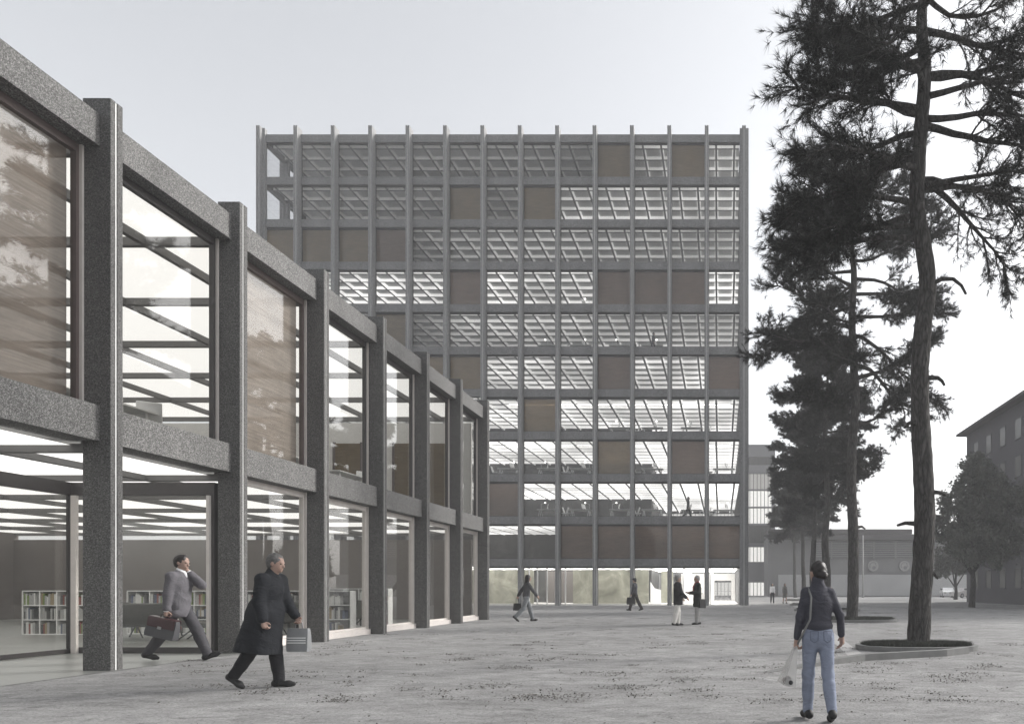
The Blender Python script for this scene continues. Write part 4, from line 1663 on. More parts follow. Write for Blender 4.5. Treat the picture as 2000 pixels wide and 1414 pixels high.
l1 = [(zz1(352), 8, 2.4, 0.0, 0.45), (zz1(368), -12, 2.6, -0.03, 0.5), (zz1(245), 12, 3.2, -0.04, 0.3), (zz1(232), -25, 2.8, -0.02, 0.35), (zz1(150), 20, 3.2, 0.02, 0.3),
      (zz1(60), -10, 3.4, 0.0, 0.25), (zz1(-10), 25, 3.0, 0.03, 0.25), (zz1(-60), -35, 2.6, 0.05, 0.2), (zz1(-110), 60, 2.0, 0.08, 0.2),
      (zz1(310), 176, 3.9, -0.05, 0.42), (zz1(300), 198, 3.4, -0.09, 0.45), (zz1(225), 168, 3.7, -0.02, 0.4), (zz1(215), 190, 3.3, -0.05, 0.3), (zz1(140), 172, 3.6, 0.0, 0.3),
      (zz1(120), 205, 3.4, -0.02, 0.3), (zz1(60), 185, 3.3, 0.03, 0.25), (zz1(10), 160, 3.0, 0.04, 0.25), (zz1(-40), 200, 2.6, 0.06, 0.2), (zz1(-90), 175, 2.2, 0.08, 0.2), (zz1(-130), 270, 1.6, 0.1, 0.2),
      (zz1(330), 215, 3.6, -0.09, 0.45), (zz1(260), 150, 3.2, -0.03, 0.4), (zz1(180), 240, 2.6, 0.0, 0.35), (zz1(90), 120, 2.6, 0.02, 0.3), (zz1(20), 300, 2.4, 0.05, 0.3), (zz1(190), 330, 2.6, -0.02, 0.4),
      (zz1(445), 184, 2.7, -0.02, 0.35), (zz1(420), 168, 3.4, 0.0, 0.4), (zz1(400), 205, 3.2, -0.03, 0.4), (zz1(470), 195, 3.0, -0.06, 0.45), (zz1(372), 4, 2.9, -0.13, 0.5), (zz1(350), 20, 3.0, -0.1, 0.5), (zz1(150), -5, 3.4, -0.08, 0.4)]
pine('tall crooked pine with thick fissured trunk in the nearest grass bed', tk1, rd1, [(a_, b_, c_ * (0.84 if 120 < b_ < 240 else 1.0), *d_) for a_, b_, c_, *d_ in l1], 5, 0.235, 0.0115, 15, 2, st, 18)

# second pine
Z2 = 29.5
tr2 = [(1664, 1213), (1666, 1140), (1667, 1060), (1664, 980), (1663, 910), (1666, 850), (1671, 780), (1667, 700), (1664, 620), (1668, 540), (1662, 460), (1668, 370), (1664, 280)]
rd2 = [0.25, 0.24, 0.225, 0.21, 0.2, 0.19, 0.18, 0.165, 0.15, 0.13, 0.1, 0.06, 0.02]
tk2 = px_path(tr2, Z2)
tk2[0].z = -0.05
zz2 = lambda py: H + (CY - py) / F * Z2
l2 = []
for i, (py, az, ln, rise) in enumerate(((830, 10, 2.6, -0.02), (800, 190, 2.6, -0.03), (770, 178, 3.6, -0.01), (740, 350, 3.6, -0.02), (715, 15, 4.0, -0.05), (700, 200, 3.4, 0.0), (670, 172, 4.6, -0.02), (655, 5, 4.4, 0.0),
                                       (640, 188, 4.4, 0.0), (620, 340, 3.4, 0.0), (600, 165, 4.0, 0.01), (575, 20, 3.6, 0.0), (560, 195, 4.0, 0.0), (530, 175, 4.0, 0.03), (510, 0, 3.4, 0.02), (480, 190, 3.6, 0.03),
                                       (450, 160, 3.2, 0.04), (440, 25, 2.8, 0.04), (410, 200, 2.8, 0.05), (380, 350, 2.2, 0.06), (360, 180, 2.0, 0.08), (350, 90, 1.8, 0.08), (640, 270, 3.0, 0.0), (560, 90, 3.0, 0.0), (500, 260, 2.8, 0.02), (720, 250, 2.6, 0.0), (340, 10, 2.8, 0.05), (330, 190, 2.8, 0.04), (400, 170, 3.4, 0.02), (390, 15, 3.2, 0.02), (470, 5, 3.6, 0.0), (300, 120, 1.6, 0.08), (545, 10, 3.8, -0.01), (585, 185, 4.2, -0.02), (690, 182, 4.4, -0.03), (430, 280, 2.4, 0.03))):
    l2.append((zz2(py), az, ln, rise, 0.3))
st2 = [(px_path(((1660, 957), (1650, 960), (1643, 968), (1638, 985)), Z2), 0.05), (px_path(((1674, 1030), (1683, 1028), (1690, 1033)), Z2), 0.07), (px_path(((1676, 905), (1684, 915), (1693, 919)), Z2), 0.03)]
pine('slender pine with dense dark crown in the second grass bed', tk2, rd2, [(a_, b_, c_ * (0.86 if 120 < b_ < 240 else 1.0), *d_) for a_, b_, c_, *d_ in l2], 9, 0.25, 0.0165, 15, 3, st2, 12)


def far_pine(label, z, px, topz, lo, seed, nl, wid, nper, lenmax, dens=4):
    r = random.Random(seed)
    x = XP(px, z)
    tk, rd = [], []
    nn = 8
    for i in range(nn + 1):
        f = i / nn
        tk.append(Vector((x + r.uniform(-0.12, 0.12), z + r.uniform(-0.12, 0.12), f * topz if i else -0.05)))
        rd.append(0.26 * (1 - 0.9 * f) + 0.015)
    lb = []
    nl = int(nl * 1.45)
    for i in range(nl):
        f = (i + 0.5) / nl
        zz = lo + (topz * 0.96 - lo) * f
        ln = lenmax * (0.55 + 0.45 * math.sin(math.pi * min(1, 0.25 + f * 0.75))) * r.uniform(0.75, 1.1) * (1 - 0.5 * max(0, f - 0.6) / 0.4)
        lb.append((zz, (i * 137.5 + r.uniform(-20, 20)) % 360, ln, r.uniform(-0.03, 0.04), 0.25))
    return pine(label, tk, rd, lb, seed, 0.24, wid, nper, dens, (), 9, None, False)


far_pine('dark pine behind the woman in jeans, third in the row', 42.8, 1614, 17.0, 7.8, 21, 26, 0.026, 15, 3.0)
far_pine('pine with bare lower trunk, fourth in the row from the nearest grass bed', 56.1, 1590, 16.5, 7.4, 22, 26, 0.032, 14, 3.2)
far_pine('thin pine standing second to last in the row', 76.0, 1568, 16.5, 7.6, 23, 26, 0.042, 13, 3.4)
far_pine('farthest thin pine at the end of the row by the far office block', 103.0, 1553, 18.0, 9.0, 24, 26, 0.058, 13, 3.6)


# ------------------------------------------------------------------ planting beds, kerbs, grass
def oval(cx, cy, a, b, n=36, pw=2.4):
    out = []
    for i in range(n):
        t = 2 * math.pi * i / n
        c, s_ = math.cos(t), math.sin(t)
        out.append((cx + a * math.copysign(abs(c) ** (2 / pw), c), cy + b * math.copysign(abs(s_) ** (2 / pw), s_)))
    return out


def ring_kerb(outer, inner, z1, name, parent):
    m = MB()
    n = len(outer)
    for i in range(n):
        j = (i + 1) % n
        a, b, c, d = outer[i], outer[j], inner[j], inner[i]
        m.quad((*a, 0), (*b, 0), (*b, z1), (*a, z1))
        m.quad((*c, 0), (*d, 0), (*d, z1), (*c, z1))
        m.quad((*a, z1), (*b, z1), (*c, z1), (*d, z1))
    return m.build(name, M['kerb'], parent)


def grass_blades(name, label, pts, hgt, wid):
    n = len(pts)
    p = np.array(pts)
    a = rng.uniform(0, 2 * math.pi, n)
    w = np.stack([np.cos(a), np.sin(a), 0 * a], 1) * wid * 0.5
    hh = hgt * rng.uniform(0.5, 1.1, n)
    ln_ = rng.normal(size=(n, 2)) * hgt * 0.4
    tip = p + np.stack([ln_[:, 0], ln_[:, 1], hh], 1)
    V = np.stack([p - w, p + w, tip], 1).reshape(-1, 3)
    o = mesh_np(name, V, np.arange(len(V)).reshape(-1, 3), M['grass'])
    tag(o, label, 'grass', None, 'stuff')
    return o


def bed(label, cx, cy, a, b, gl, nbl, wid):
    t = thing('planting_bed', label, 'planting bed', (cx, cy, 0))
    ou, inn = oval(cx, cy, a, b), oval(cx, cy, a - 0.12, b - 0.12)
    ring_kerb(ou, inn, 0.11, 'kerb', t)
    m = MB()
    m.poly([(*q, 0.07) for q in inn])
    m.build('soil', M['soil'], t)
    pts = []
    while len(pts) < nbl:
        x, y = random.uniform(-1, 1), random.uniform(-1, 1)
        if abs(x) ** 2.4 + abs(y) ** 2.4 < 1:
            pts.append((cx + x * (a - 0.15), cy + y * (b - 0.15), 0.065))
    grass_blades('grass', gl, pts, 0.13, wid)


bed('long oval bed edged with stone kerb around the nearest pine', XP(1788, 15.9), 15.85, 1.36, 0.85, 'short dark grass covering the bed of the nearest pine', 26000, 0.012)
bed('oval kerbed bed around the second pine', XP(1668, 29.3), 29.2, 1.75, 1.3, 'short dark grass in the bed of the second pine', 12000, 0.03)
for z, px, lab in ((42.8, 1614, 'third'), (56.1, 1590, 'fourth'), (76.0, 1568, 'fifth')):
    bed('low grassy kerbed bed around the %s pine of the row' % lab, XP(px, z), z - 0.2, 2.0, 1.4, 'dark grass in the bed of the %s pine' % lab, 3000, 0.07)
# low kerb sweeping along the front of the nearest bed
kp = [P(1500, 1312, 11.4), P(1560, 1300, 12.0), P(1620, 1291, 12.6), P(1690, 1285, 13.3), P(1780, 1282, 13.8), P(1850, 1277, 14.2), P(1893, 1271, 14.8)]
m = MB()
pts = []
for i in range(len(kp) - 1):
    for j in range(5):
        f = j / 5
        a, b = kp[i], kp[i + 1]
        pts.append(Vector((a.x + (b.x - a.x) * f, a.y + (b.y - a.y) * f, 0)))
pts.append(Vector((kp[-1].x, kp[-1].y, 0)))
off = []
for i, p in enumerate(pts):
    d = (pts[min(i + 1, len(pts) - 1)] - pts[max(i - 1, 0)]).normalized()
    off.append(p + Vector((-d.y, d.x, 0)) * 0.16)
for i in range(len(pts) - 1):
    a, b, c, d = pts[i], pts[i + 1], off[i + 1], off[i]
    up = Vector((0, 0, 0.13 * min(1, 0.02 + i / 16)))
    u2 = Vector((0, 0, 0.13 * min(1, 0.02 + (i + 1) / 16)))
    m.quad(a, b, b + u2, a + up)
    m.quad(c, d, d + up, c + u2)
    m.quad(a + up, b + u2, c + u2, d + up)
up = Vector((0, 0, 0.13))
m.quad(pts[-1], off[-1], off[-1] + up, pts[-1] + up)
tag(m.build('kerb', M['kerb']), 'low stone kerb sweeping in front of the nearest pine bed', 'kerb', None)
# flush pale stone strip along the trees and the thin line on the far plaza
m = MB()
a, b = Vector((2.72, 13.7, 0.004)), Vector((8.9, 98.0, 0.004))
d = (b - a).normalized()
w = Vector((d.y, -d.x, 0)) * 0.17
m.quad(a - w, a + w, b + w, b - w)
o = m.build('paving_strip', M['kerb_pale'])
o['kind'] = 'structure'
m = MB()
a, b = P(1600, 1157.5, 200), P(1960, 1173.5, 74)
a.z = b.z = 0.005
a.x, a.y, b.x, b.y = XP(1600, 190), 190, XP(1990, 72), 72
d = (b - a).normalized()
w = Vector((d.y, -d.x, 0)) * 0.16
m.quad(a - w, a + w, b + w, b - w)
o = m.build('paving_line', M['white_paint'])
o['kind'] = 'structure'

# leaf litter in drifts
C = []
r = random.Random(4)
for i in range(430):
    z = 8.5 + 45 * r.random() ** 1.7
    x = r.uniform(XP(250, z), XP(1990, z))
    if x < -10.1 or (z > 50 and x < 3):
        continue
    if x > 3.2 and 14.8 < z < 17 and x < 6.2:
        continue
    n = int(r.uniform(12, 110))
    for k in range(n):
        C.append((x + r.gauss(0, 0.05 + 0.0016 * n), z + r.gauss(0, 0.035 + 0.001 * n), 0.006 + r.random() * 0.015))
for i in range(900):
    z = 7 + 44 * r.random() ** 1.5
    x = r.uniform(max(-10, XP(250, z)), XP(1990, z))
    C.append((x, z, 0.008))
C = np.array(C)
n = len(C)
a = rng.uniform(0, 6.28, n)
sz = rng.uniform(0.006, 0.02, n)
tl = rng.normal(size=(n, 2)) * 0.35
u = np.stack([np.cos(a), np.sin(a), tl[:, 0]], 1) * sz[:, None]
w = np.stack([-np.sin(a), np.cos(a), tl[:, 1]], 1) * sz[:, None] * 0.55
V = np.stack([C - u, C - w, C + u, C + w], 1).reshape(-1, 3)
V[:, 2] = np.maximum(V[:, 2], 0.003)
o = mesh_np('leaf_litter', V, np.arange(len(V)).reshape(-1, 4), M['litter'])
tag(o, 'scattered dead leaves and twigs on the pale sandy plaza', 'leaf litter', None, 'stuff')
# ------------------------------------------------------------------ far office block behind the tower
zb = 126.0
sc_ = F / zb
hz = lambda py: H + (CY - py) / sc_
xr_ = XP(1514, zb)
blk_ = thing('office_block', 'far office block with vertical mullions and lit window bands behind the tower', 'building', (xr_ - 12, zb, 0))
M['band'] = m_plain('band_grey', (0.19, 0.19, 0.195), 0.8, var=0.06, vs=0.4)
M['win_lit'] = m_lamp('window_lit', 0.4, (1, 0.98, 0.93), 0.5)
M['win_dim'] = m_lamp('window_dim', 0.14, (1, 0.97, 0.9), 0.3)
M['win_dark'] = m_plain('window_dark', (0.09, 0.09, 0.085), 0.25, var=0.3, vs=0.5)
bands = [(868, 892, 0), (892, 908, 3), (908, 925, 0), (925, 955, 2), (955, 958, 0), (958, 989, 1), (989, 992, 0), (992, 1022, 1), (1022, 1026, 0), (1026, 1060, 3), (1060, 1068, 0), (1068, 1097, 1),
         (1097, 1137, 0), (1137, 1163, 1)]
m = MB()
for a, b, k in bands:
    if k == 0:
        m.box(xr_ - 24, xr_, zb, zb + 0.5, hz(b), hz(a))
m.box(xr_ - 24, xr_, zb + 0.8, zb + 14, 0, hz(868) - 0.01)
m.box(xr_ - 0.6, xr_ + 0.02, zb - 0.05, zb + 0.79, 0, hz(868) + 0.02)
m.build('wall', M['band'], blk_)
rw = random.Random(3)
for a, b, k in bands:
    if k:
        for q, (w0, w1) in enumerate(((xr_ - 24, xr_ - 5.2), (xr_ - 5.2, xr_ - 0.61))):
            m = MB()
            x = w1
            while x > w0 + 0.01:
                x2 = max(w0, x - 0.66)
                m.box(x2 + 0.05, x - 0.05, zb + 0.3, zb + 0.34, hz(b) + 0.02, hz(a) - 0.02)
                x = x2
            w = m.build('window', M[('', 'win_lit', 'win_dim', 'win_dark')[k]], blk_)
            m = MB()
            x = w1
            while x > w0 + 0.01:
                x2 = max(w0, x - 0.66)
                m.box(x2 - 0.05, x2 + 0.05, zb + 0.1, zb + 0.36, hz(b), hz(a))
                x = x2
            m.build('mullion', M['frame_dark'], blk_).parent = w
# ------------------------------------------------------------------ hall with round signs
zh = 115.0
sh_ = F / zh
hh = lambda py: H + (CY - py) / sh_
hx = lambda px: XP(px, zh)
hall = thing('hall', 'long flat-roofed hall with louvred band and round signs in the mist', 'building', (hx(1690), zh, 0))
M['hall_wall'] = m_plain('hall_wall', (0.2, 0.2, 0.2), 0.85, var=0.1, vs=0.3)
M['hall_low'] = m_plain('hall_low', (0.42, 0.42, 0.42), 0.85, var=0.1, vs=0.3)
m = MB()
m.box(hx(1500), hx(1905), zh + 0.5, zh + 18, 0, hh(1048))
m.build('wall', M['hall_wall'], hall)
m = MB()
m.box(hx(1500), hx(1779), zh - 0.8, zh + 16, hh(1043), hh(1034))
m.box(hx(1500), hx(1905), zh - 1.2, zh + 0.49, hh(1055), hh(1044))
m.build('roof', M['frame_dark'], hall)
m = MB()
for i in range(7):
    yv = 1060 + i * 4.2
    m.box(hx(1595), hx(1900), zh - 0.1 - 0.02 * i, zh + 0.4, hh(yv + 1.6), hh(yv))
for px in (1625, 1668, 1708, 1750, 1790, 1835, 1875):
    m.box(hx(px) - 0.1, hx(px) + 0.1, zh + 0.1, zh + 0.49, hh(1090), hh(1058))
m.build('louvres', M['metal_grey'], hall)
m = MB()
m.box(hx(1520), hx(1905), zh - 0.6, zh + 0.49, hh(1163), hh(1122))
m.build('plinth', M['hall_low'], hall)
for px in (1706, 1767, 1828):
    c = (hx(px), zh + 0.2, hh(1105))
    R_ = 0.86
    m = MB()
    m.lathe([(0.001, 0.1), (R_, 0.1), (R_, -0.1)], (0, 0, 0), 24)
    m.v = [(c[0] + a, c[1] - cc, c[2] + b) for a, b, cc in m.v]
    sg = m.build('round_sign', M['kerb_pale'], hall)
    # dark swirl of a bust-like crescent
    m = MB()
    for (r1, r2, a0, a1, ox, oz) in ((0.66, 0.52, 35, 215, 0, 0), (0.3, 0.02, 0, 360, 0.1, -0.28), (0.5, 0.4, -60, 60, 0.0, 0.0)):
        n_ = 14
        for i in range(n_):
            t0 = math.radians(a0 + (a1 - a0) * i / n_)
            t1 = math.radians(a0 + (a1 - a0) * (i + 1) / n_)
            yy = c[1] - 0.11 - 0.006
            q = [(r1, t0), (r1, t1), (r2, t1), (r2, t0)]
            m.quad(*[(c[0] + ox + rr * math.cos(t), yy, c[2] + oz + rr * math.sin(t)) for rr, t in q])
    m.build('emblem', M['hall_wall'], hall).parent = sg
# pole
px_, pz_ = XP(1685.5, 100), 100
t = thing('lamp_pole', 'pale slender pole standing in front of the misty hall', 'pole', (px_, pz_, 0))
m = MB()
m.tube([(px_, pz_, 0), (px_, pz_, 4), (px_, pz_, H + 103 * 100 / F)], [0.13, 0.12, 0.09], 10)
m.build('shaft', M['kerb_pale'], t, smooth=True)
m = MB()
m.tube([(px_, pz_, 0), (px_, pz_, 0.5)], [0.2, 0.18], 10)
m.build('base', M['metal_grey'], t)

# ------------------------------------------------------------------ house on the right edge
x0, yn, yf = 24.6, 42.0, 70.0                           # its long side faces the plaza
hs = thing('house', 'dark rendered house with deep eaves and hipped roof at the right edge', 'building', (x0, yn, 0))
M['render'] = m_plain('render_mauve', (0.085, 0.082, 0.092), 0.9, var=0.08, vs=0.4)
M['roof_dark'] = m_plain('roof_tile_dark', (0.03, 0.029, 0.029), 0.8, var=0.15, vs=2)
ze = H + (CY - 850) * yf / F
x1 = x0 + 14
m = MB()
m.box(x0, x1, yn, yf, 0, ze - 0.02)
m.build('wall', M['render'], hs)
m = MB()
ov = 0.8
e0, e1, f0, f1 = x0 - ov, x1 + ov, yn - ov, yf + ov
rz_ = ze + 5.2
xm_ = (x0 + x1) / 2
A_, B_, C_, D_ = (e0, f0, ze), (e1, f0, ze), (e1, f1, ze), (e0, f1, ze)
U_, V_ = (xm_, f0 + 7.5, rz_), (xm_, f1 - 7.5, rz_)
up = lambda q: (q[0], q[1], q[2] + 0.22)
for q in ((A_, B_), (B_, C_), (C_, D_), (D_, A_)):
    m.quad(q[0], q[1], up(q[1]), up(q[0]))
m.poly([A_, D_, C_, B_])
m.poly([up(A_), up(B_), up(U_)])
m.poly([up(C_), up(D_), up(V_)])
m.poly([up(B_), up(C_), up(V_), up(U_)])
m.poly([up(D_), up(A_), up(U_), up(V_)])
m.build('roof', M['roof_dark'], hs)
for fl in range(5):
    for c in range(8):
        wy, wz = yf - 3.2 - c * 3.2, ze - 1.3 - fl * 3.1
        m = MB()
        m.box(x0 - 0.06, x0 + 0.02, wy - 0.08, wy + 1.28, wz - 1.7, wz - 1.6)
        m.box(x0 - 0.04, x0 + 0.02, wy - 0.07, wy, wz - 1.6, wz)
        m.box(x0 - 0.04, x0 + 0.02, wy + 1.2, wy + 1.27, wz - 1.6, wz)
        m.box(x0 - 0.04, x0 + 0.02, wy - 0.07, wy + 1.27, wz, wz + 0.07)
        w = m.build('window', M['render'], hs)
        m = MB()
        m.box(x0 - 0.02, x0 + 0.02, wy, wy + 1.2, wz - 1.6, wz)
        m.build('pane', M['win_dark'], hs).parent = w


# ------------------------------------------------------------------ broad-leaved tree
def leafy_tree(label, x, y, blobs, seed, n, trunkh, lw):
    t = thing('broadleaf_tree', label, 'tree', (x, y, 0))
    r = random.Random(seed)
    m = MB()
    m.tube([(x, y, -0.05), (x + 0.1, y, trunkh * 0.6), (x + 0.05, y, trunkh), (x, y, trunkh * 2.0)], [0.26, 0.2, 0.16, 0.06], 9, wob=0.06)
    for bx, by, bz, br in blobs:
        m.tube([(x, y, trunkh * 0.9), ((x + bx) / 2, (y + by) / 2, (trunkh + bz) * 0.5), (bx, by, bz)], [0.1, 0.06, 0.02], 6)
    m.build('trunk', M['bark'], t, smooth=True)
    P_ = []
    rg_ = np.random.default_rng(seed)
    tot = sum(b[3] ** 2 for b in blobs)
    for bx, by, bz, br in blobs:
        k = int(n * br ** 2 / tot)
        ncl = max(14, int(br * 22))
        cd = rg_.normal(size=(ncl, 3))
        cd /= np.linalg.norm(cd, axis=1, keepdims=True)
        cen = np.array((bx, by, bz)) + cd * br * rg_.uniform(0.45, 1.05, (ncl, 1)) * np.array((1, 1, 0.85))
        pick = rg_.integers(0, ncl, k)
        P_.append(cen[pick] + rg_.normal(size=(k, 3)) * br * 0.13)
    C = np.concatenate(P_)
    k = len(C)
    u = rg_.normal(size=(k, 3))
    u /= np.linalg.norm(u, axis=1, keepdims=True)
    v = np.cross(u, rg_.normal(size=(k, 3)))
    v /= np.linalg.norm(v, axis=1, keepdims=True)
    s_ = lw * rg_.uniform(0.6, 1.2, (k, 1))
    V = np.stack([C - u * s_, C - v * s_ * 0.55, C + u * s_, C + v * s_ * 0.55], 1).reshape(-1, 3) - np.array((x, y, 0))
    mesh_np('crown', V, np.arange(len(V)).reshape(-1, 4), M['leaf'], t)
    return t


zt = 50.0
bx = XP(1898, zt)
bl = []
for px, py, rr in ((1895, 925, 1.3), (1915, 960, 1.8), (1870, 985, 1.6), (1900, 1010, 2.0), (1850, 1030, 1.2), (1880, 1055, 1.8), (1930, 1030, 2.0), (1925, 1080, 1.6), (1960, 985, 2.0), (1965, 1050, 1.8), (1900, 905, 0.8)):
    p = P(px, py, zt)
    bl.append((p.x, zt + random.uniform(-1.2, 1.2), p.z, rr))
leafy_tree('bushy broad-leaved tree with drooping crown in front of the dark house', bx, zt, bl, 8, 42000, 2.6, 0.12)
bl = []
zt2 = 84.0
for px, py, rr in ((1850, 1085, 1.6), (1875, 1100, 1.6), (1835, 1110, 1.2), (1900, 1095, 1.8)):
    p = P(px, py, zt2)
    bl.append((p.x, zt2 + random.uniform(-1, 1), p.z, rr))
leafy_tree('smaller broad-leaved tree fading into the mist behind the bushy one', XP(1866, zt2), zt2, bl, 12, 20000, 1.6, 0.16)


# ------------------------------------------------------------------ parked vehicles in the mist
def car(label, loc, rz, L, W, prof, glass, col, name='parked_car', cat='car'):
    t = thing(name, label, cat, loc, rz)
    m = MB()
    hw = W / 2
    n = len(prof)
    for i in range(n):
        a, b = prof[i], prof[(i + 1) % n]
        ia, ib = (0.82 if a[1] > 1.0 else 1.0), (0.82 if b[1] > 1.0 else 1.0)
        m.quad((a[0], -hw * ia, a[1]), (b[0], -hw * ib, b[1]), (b[0], hw * ib, b[1]), (a[0], hw * ia, a[1]))
    for sgn in (-1, 1):
        m.poly([(p[0], sgn * hw * (0.82 if p[1] > 1.0 else 1.0), p[1]) for p in (prof if sgn < 0 else prof[::-1])])
    m.build('body', col, t, local=True, bevel=0.04)
    for (xa, xb, za, zc_) in glass:
        m = MB()
        for sgn in (-1, 1):
            m.box(xa, xb, sgn * hw * 0.94 - 0.02, sgn * hw * 0.94 + 0.02, za, zc_)
        m.build('window', M['win_dark'], t, local=True)
    for xw in (-L * 0.31, L * 0.31):
        for sgn in (-1, 1):
            m = MB()
            m.lathe([(0.001, -0.1), (0.32, -0.1), (0.33, 0), (0.32, 0.1), (0.001, 0.1)], (0, 0, 0), 18)
            m.v = [(a + xw, sgn * (hw - 0.08) + c, b + 0.33) for a, b, c in m.v]
            w = m.build('wheel', M['black'], t, local=True)
            m = MB()
            m.lathe([(0.001, -0.115), (0.19, -0.115), (0.2, 0.115), (0.001, 0.115)], (0, 0, 0), 14)
            m.v = [(a + xw, sgn * (hw - 0.08) + c, b + 0.33) for a, b, c in m.v]
            m.build('rim', M['metal_grey'], t, local=True).parent = w
    for sgn in (-1, 1):
        m = MB()
        m.box(-L / 2 - 0.015, -L / 2 + 0.1, sgn * hw * 0.7 - 0.14, sgn * hw * 0.7 + 0.14, 0.62, 0.78)
        m.build('headlight', M['metal_grey'], t, local=True)
    return t


pw = m_plain('car_white', (0.72, 0.72, 0.72), 0.3, var=0.02)
ps_ = m_plain('car_silver', (0.5, 0.48, 0.47), 0.3, 0.3, var=0.02)
cp = [(-2.1, 0.25), (2.1, 0.25), (2.12, 0.85), (1.75, 0.98), (1.1, 1.45), (-0.5, 1.45), (-1.15, 0.98), (-2.05, 0.8)]
vp = [(-2.6, 0.28), (2.6, 0.28), (2.6, 2.25), (-1.35, 2.28), (-1.95, 1.35), (-2.58, 1.05)]
car('pale silver car parked in the mist under the broad-leaved tree', (XP(1884, 100), 100, 0), math.radians(25), 4.2, 1.75, cp, [(-0.85, 0.1, 0.98, 1.36), (0.2, 1.25, 0.98, 1.36)], ps_)
car('white panel van parked at the right edge of the misty plaza', (XP(1925, 96), 96, 0), math.radians(60), 5.2, 2.0, vp, [(-1.6, -0.7, 1.3, 2.0)], pw, 'parked_van', 'van')
car('small white car parked behind the crooked pine', (XP(1850, 104), 104, 0), math.radians(80), 4.2, 1.7, cp, [(-0.85, 0.1, 0.98, 1.36), (0.2, 1.25, 0.98, 1.36)], pw)


# ------------------------------------------------------------------ furniture inside the tower and the low building
def make_desk(label, group):
    t = thing('desk', label, 'desk', (0, 0, 0), 0, group)
    m = MB()
    m.box(-0.9, 0.9, -0.42, 0.42, 0.71, 0.745)
    m.build('desk_top', M['white_paint'], t, local=True)
    for sx in (-0.7, 0.7):
        m = MB()
        for sy in (-1, 1):
            m.tube([(sx - 0.14, sy * 0.3, 0), (sx, sy * 0.3, 0.71)], 0.022, 6)
            m.tube([(sx + 0.14, sy * 0.3, 0), (sx, sy * 0.3, 0.71)], 0.022, 6)
        m.tube([(sx, -0.3, 0.69), (sx, 0.3, 0.69)], 0.02, 6)
        m.build('trestle', M['white_paint'], t, local=True)
    return t


def make_chair(label, group):
    t = thing('office_chair', label, 'chair', (0, 0, 0), 0, group)
    m = MB()
    m.obox((0, 0, 0.46), (0.24, 0, 0.02), (0, 0.23, 0), (-0.003, 0, 0.03))
    m.build('seat', M['white_paint'], t, local=True, bevel=0.02)
    m = MB()
    m.obox((-0.28, 0, 0.72), (0.03, 0, 0.008), (0, 0.22, 0), (-0.08, 0, 0.25))
    m.build('backrest', M['white_paint'], t, local=True, bevel=0.02)
    for a in range(4):
        m = MB()
        c, s_ = math.cos(a * 1.5708 + 0.785), math.sin(a * 1.5708 + 0.785)
        m.tube([(0.06 * c, 0.06 * s_, 0.44), (0.28 * c, 0.28 * s_, 0.0)], 0.016, 6)
        m.build('leg', M['white_paint'], t, local=True)
    return t


def make_monitor(label, group):
    t = thing('monitor', label, 'monitor', (0, 0, 0), 0, group)
    m = MB()
    m.obox((0, 0, 0.3), (0.02, 0.0, 0), (0, 0.29, 0), (0.04, 0, 0.18))
    m.build('screen', M['white_paint'], t, local=True)
    m = MB()
    m.box(-0.1, 0.1, -0.12, 0.12, 0, 0.015)
    m.tube([(0.03, 0, 0.01), (0.02, 0, 0.25)], 0.02, 6)
    m.build('stand', M['white_paint'], t, local=True)
    return t


def make_lamp(label, group):
    t = thing('desk_lamp', label, 'lamp', (0, 0, 0), 0, group)
    m = MB()
    m.lathe([(0.001, 0.0), (0.09, 0.0), (0.09, 0.02), (0.001, 0.02)], (0, 0, 0), 10)
    m.tube([(0, 0, 0.02), (0, 0, 0.5), (0.3, 0, 0.62)], 0.012, 6)
    m.build('arm', M['white_paint'], t, local=True)
    m = MB()
    m.lathe([(0.001, -0.06), (0.05, -0.035), (0.062, 0), (0.05, 0.035), (0.001, 0.06)], (0.34, 0, 0.62), 10)
    m.build('shade', M['lamp_glow'], t, local=True, smooth=True)
    return t


ORD = ['', 'first', 'second', 'third', 'fourth', 'fifth', 'sixth', 'seventh', 'eighth', 'ninth', 'tenth']
pr = {}


def put(kind, maker, label, group, loc, rz):
    if kind not in pr:
        o = pr[kind] = maker(label, group)
    else:
        o = copy_tree(pr[kind])
        o['label'] = label
    o.location = loc
    o.rotation_euler = (0, 0, rz)
    return o


ydk = YB + 2.1
for r, bays in ((8, (7, 8, 9, 10, 11, 12)), (7, (6, 7, 8, 10, 12)), (6, (9, 10, 11)), (4, (7, 8, 9, 10)), (3, (8,))):
    lv = 10 - r                                        # storey above the ground floor
    for b in bays:
        xm = (XC[b] + XC[b + 1]) / 2 + (0.2 if b % 2 else -0.1)
        zf0 = FL[lv] + 0.0
        wh = '%s storey above the ground floor, %s bay from the tower\'s right end' % (ORD[lv], ORD[13 - b])
        put('d', make_desk, 'white trestle desk, ' + wh, 'desks behind the tower glass', (xm, ydk, zf0), 0)
        put('c', make_chair, 'white shell chair, ' + wh, 'chairs behind the tower glass', (xm + (1.25 if b % 2 else -1.2), ydk + 0.1, zf0), math.pi if b % 2 else 0.0)
        put('m', make_monitor, 'white monitor, ' + wh, 'monitors behind the tower glass', (xm - 0.1 if b % 2 else xm + 0.2, ydk, zf0 + 0.746), 0.3 if b % 2 else 2.8)
        put('l', make_lamp, 'glowing desk lamp, ' + wh, 'desk lamps behind the tower glass', (xm + (-0.7 if b % 2 else 0.65), ydk + 0.2, zf0 + 0.746), 0.0 if b % 2 else math.pi)

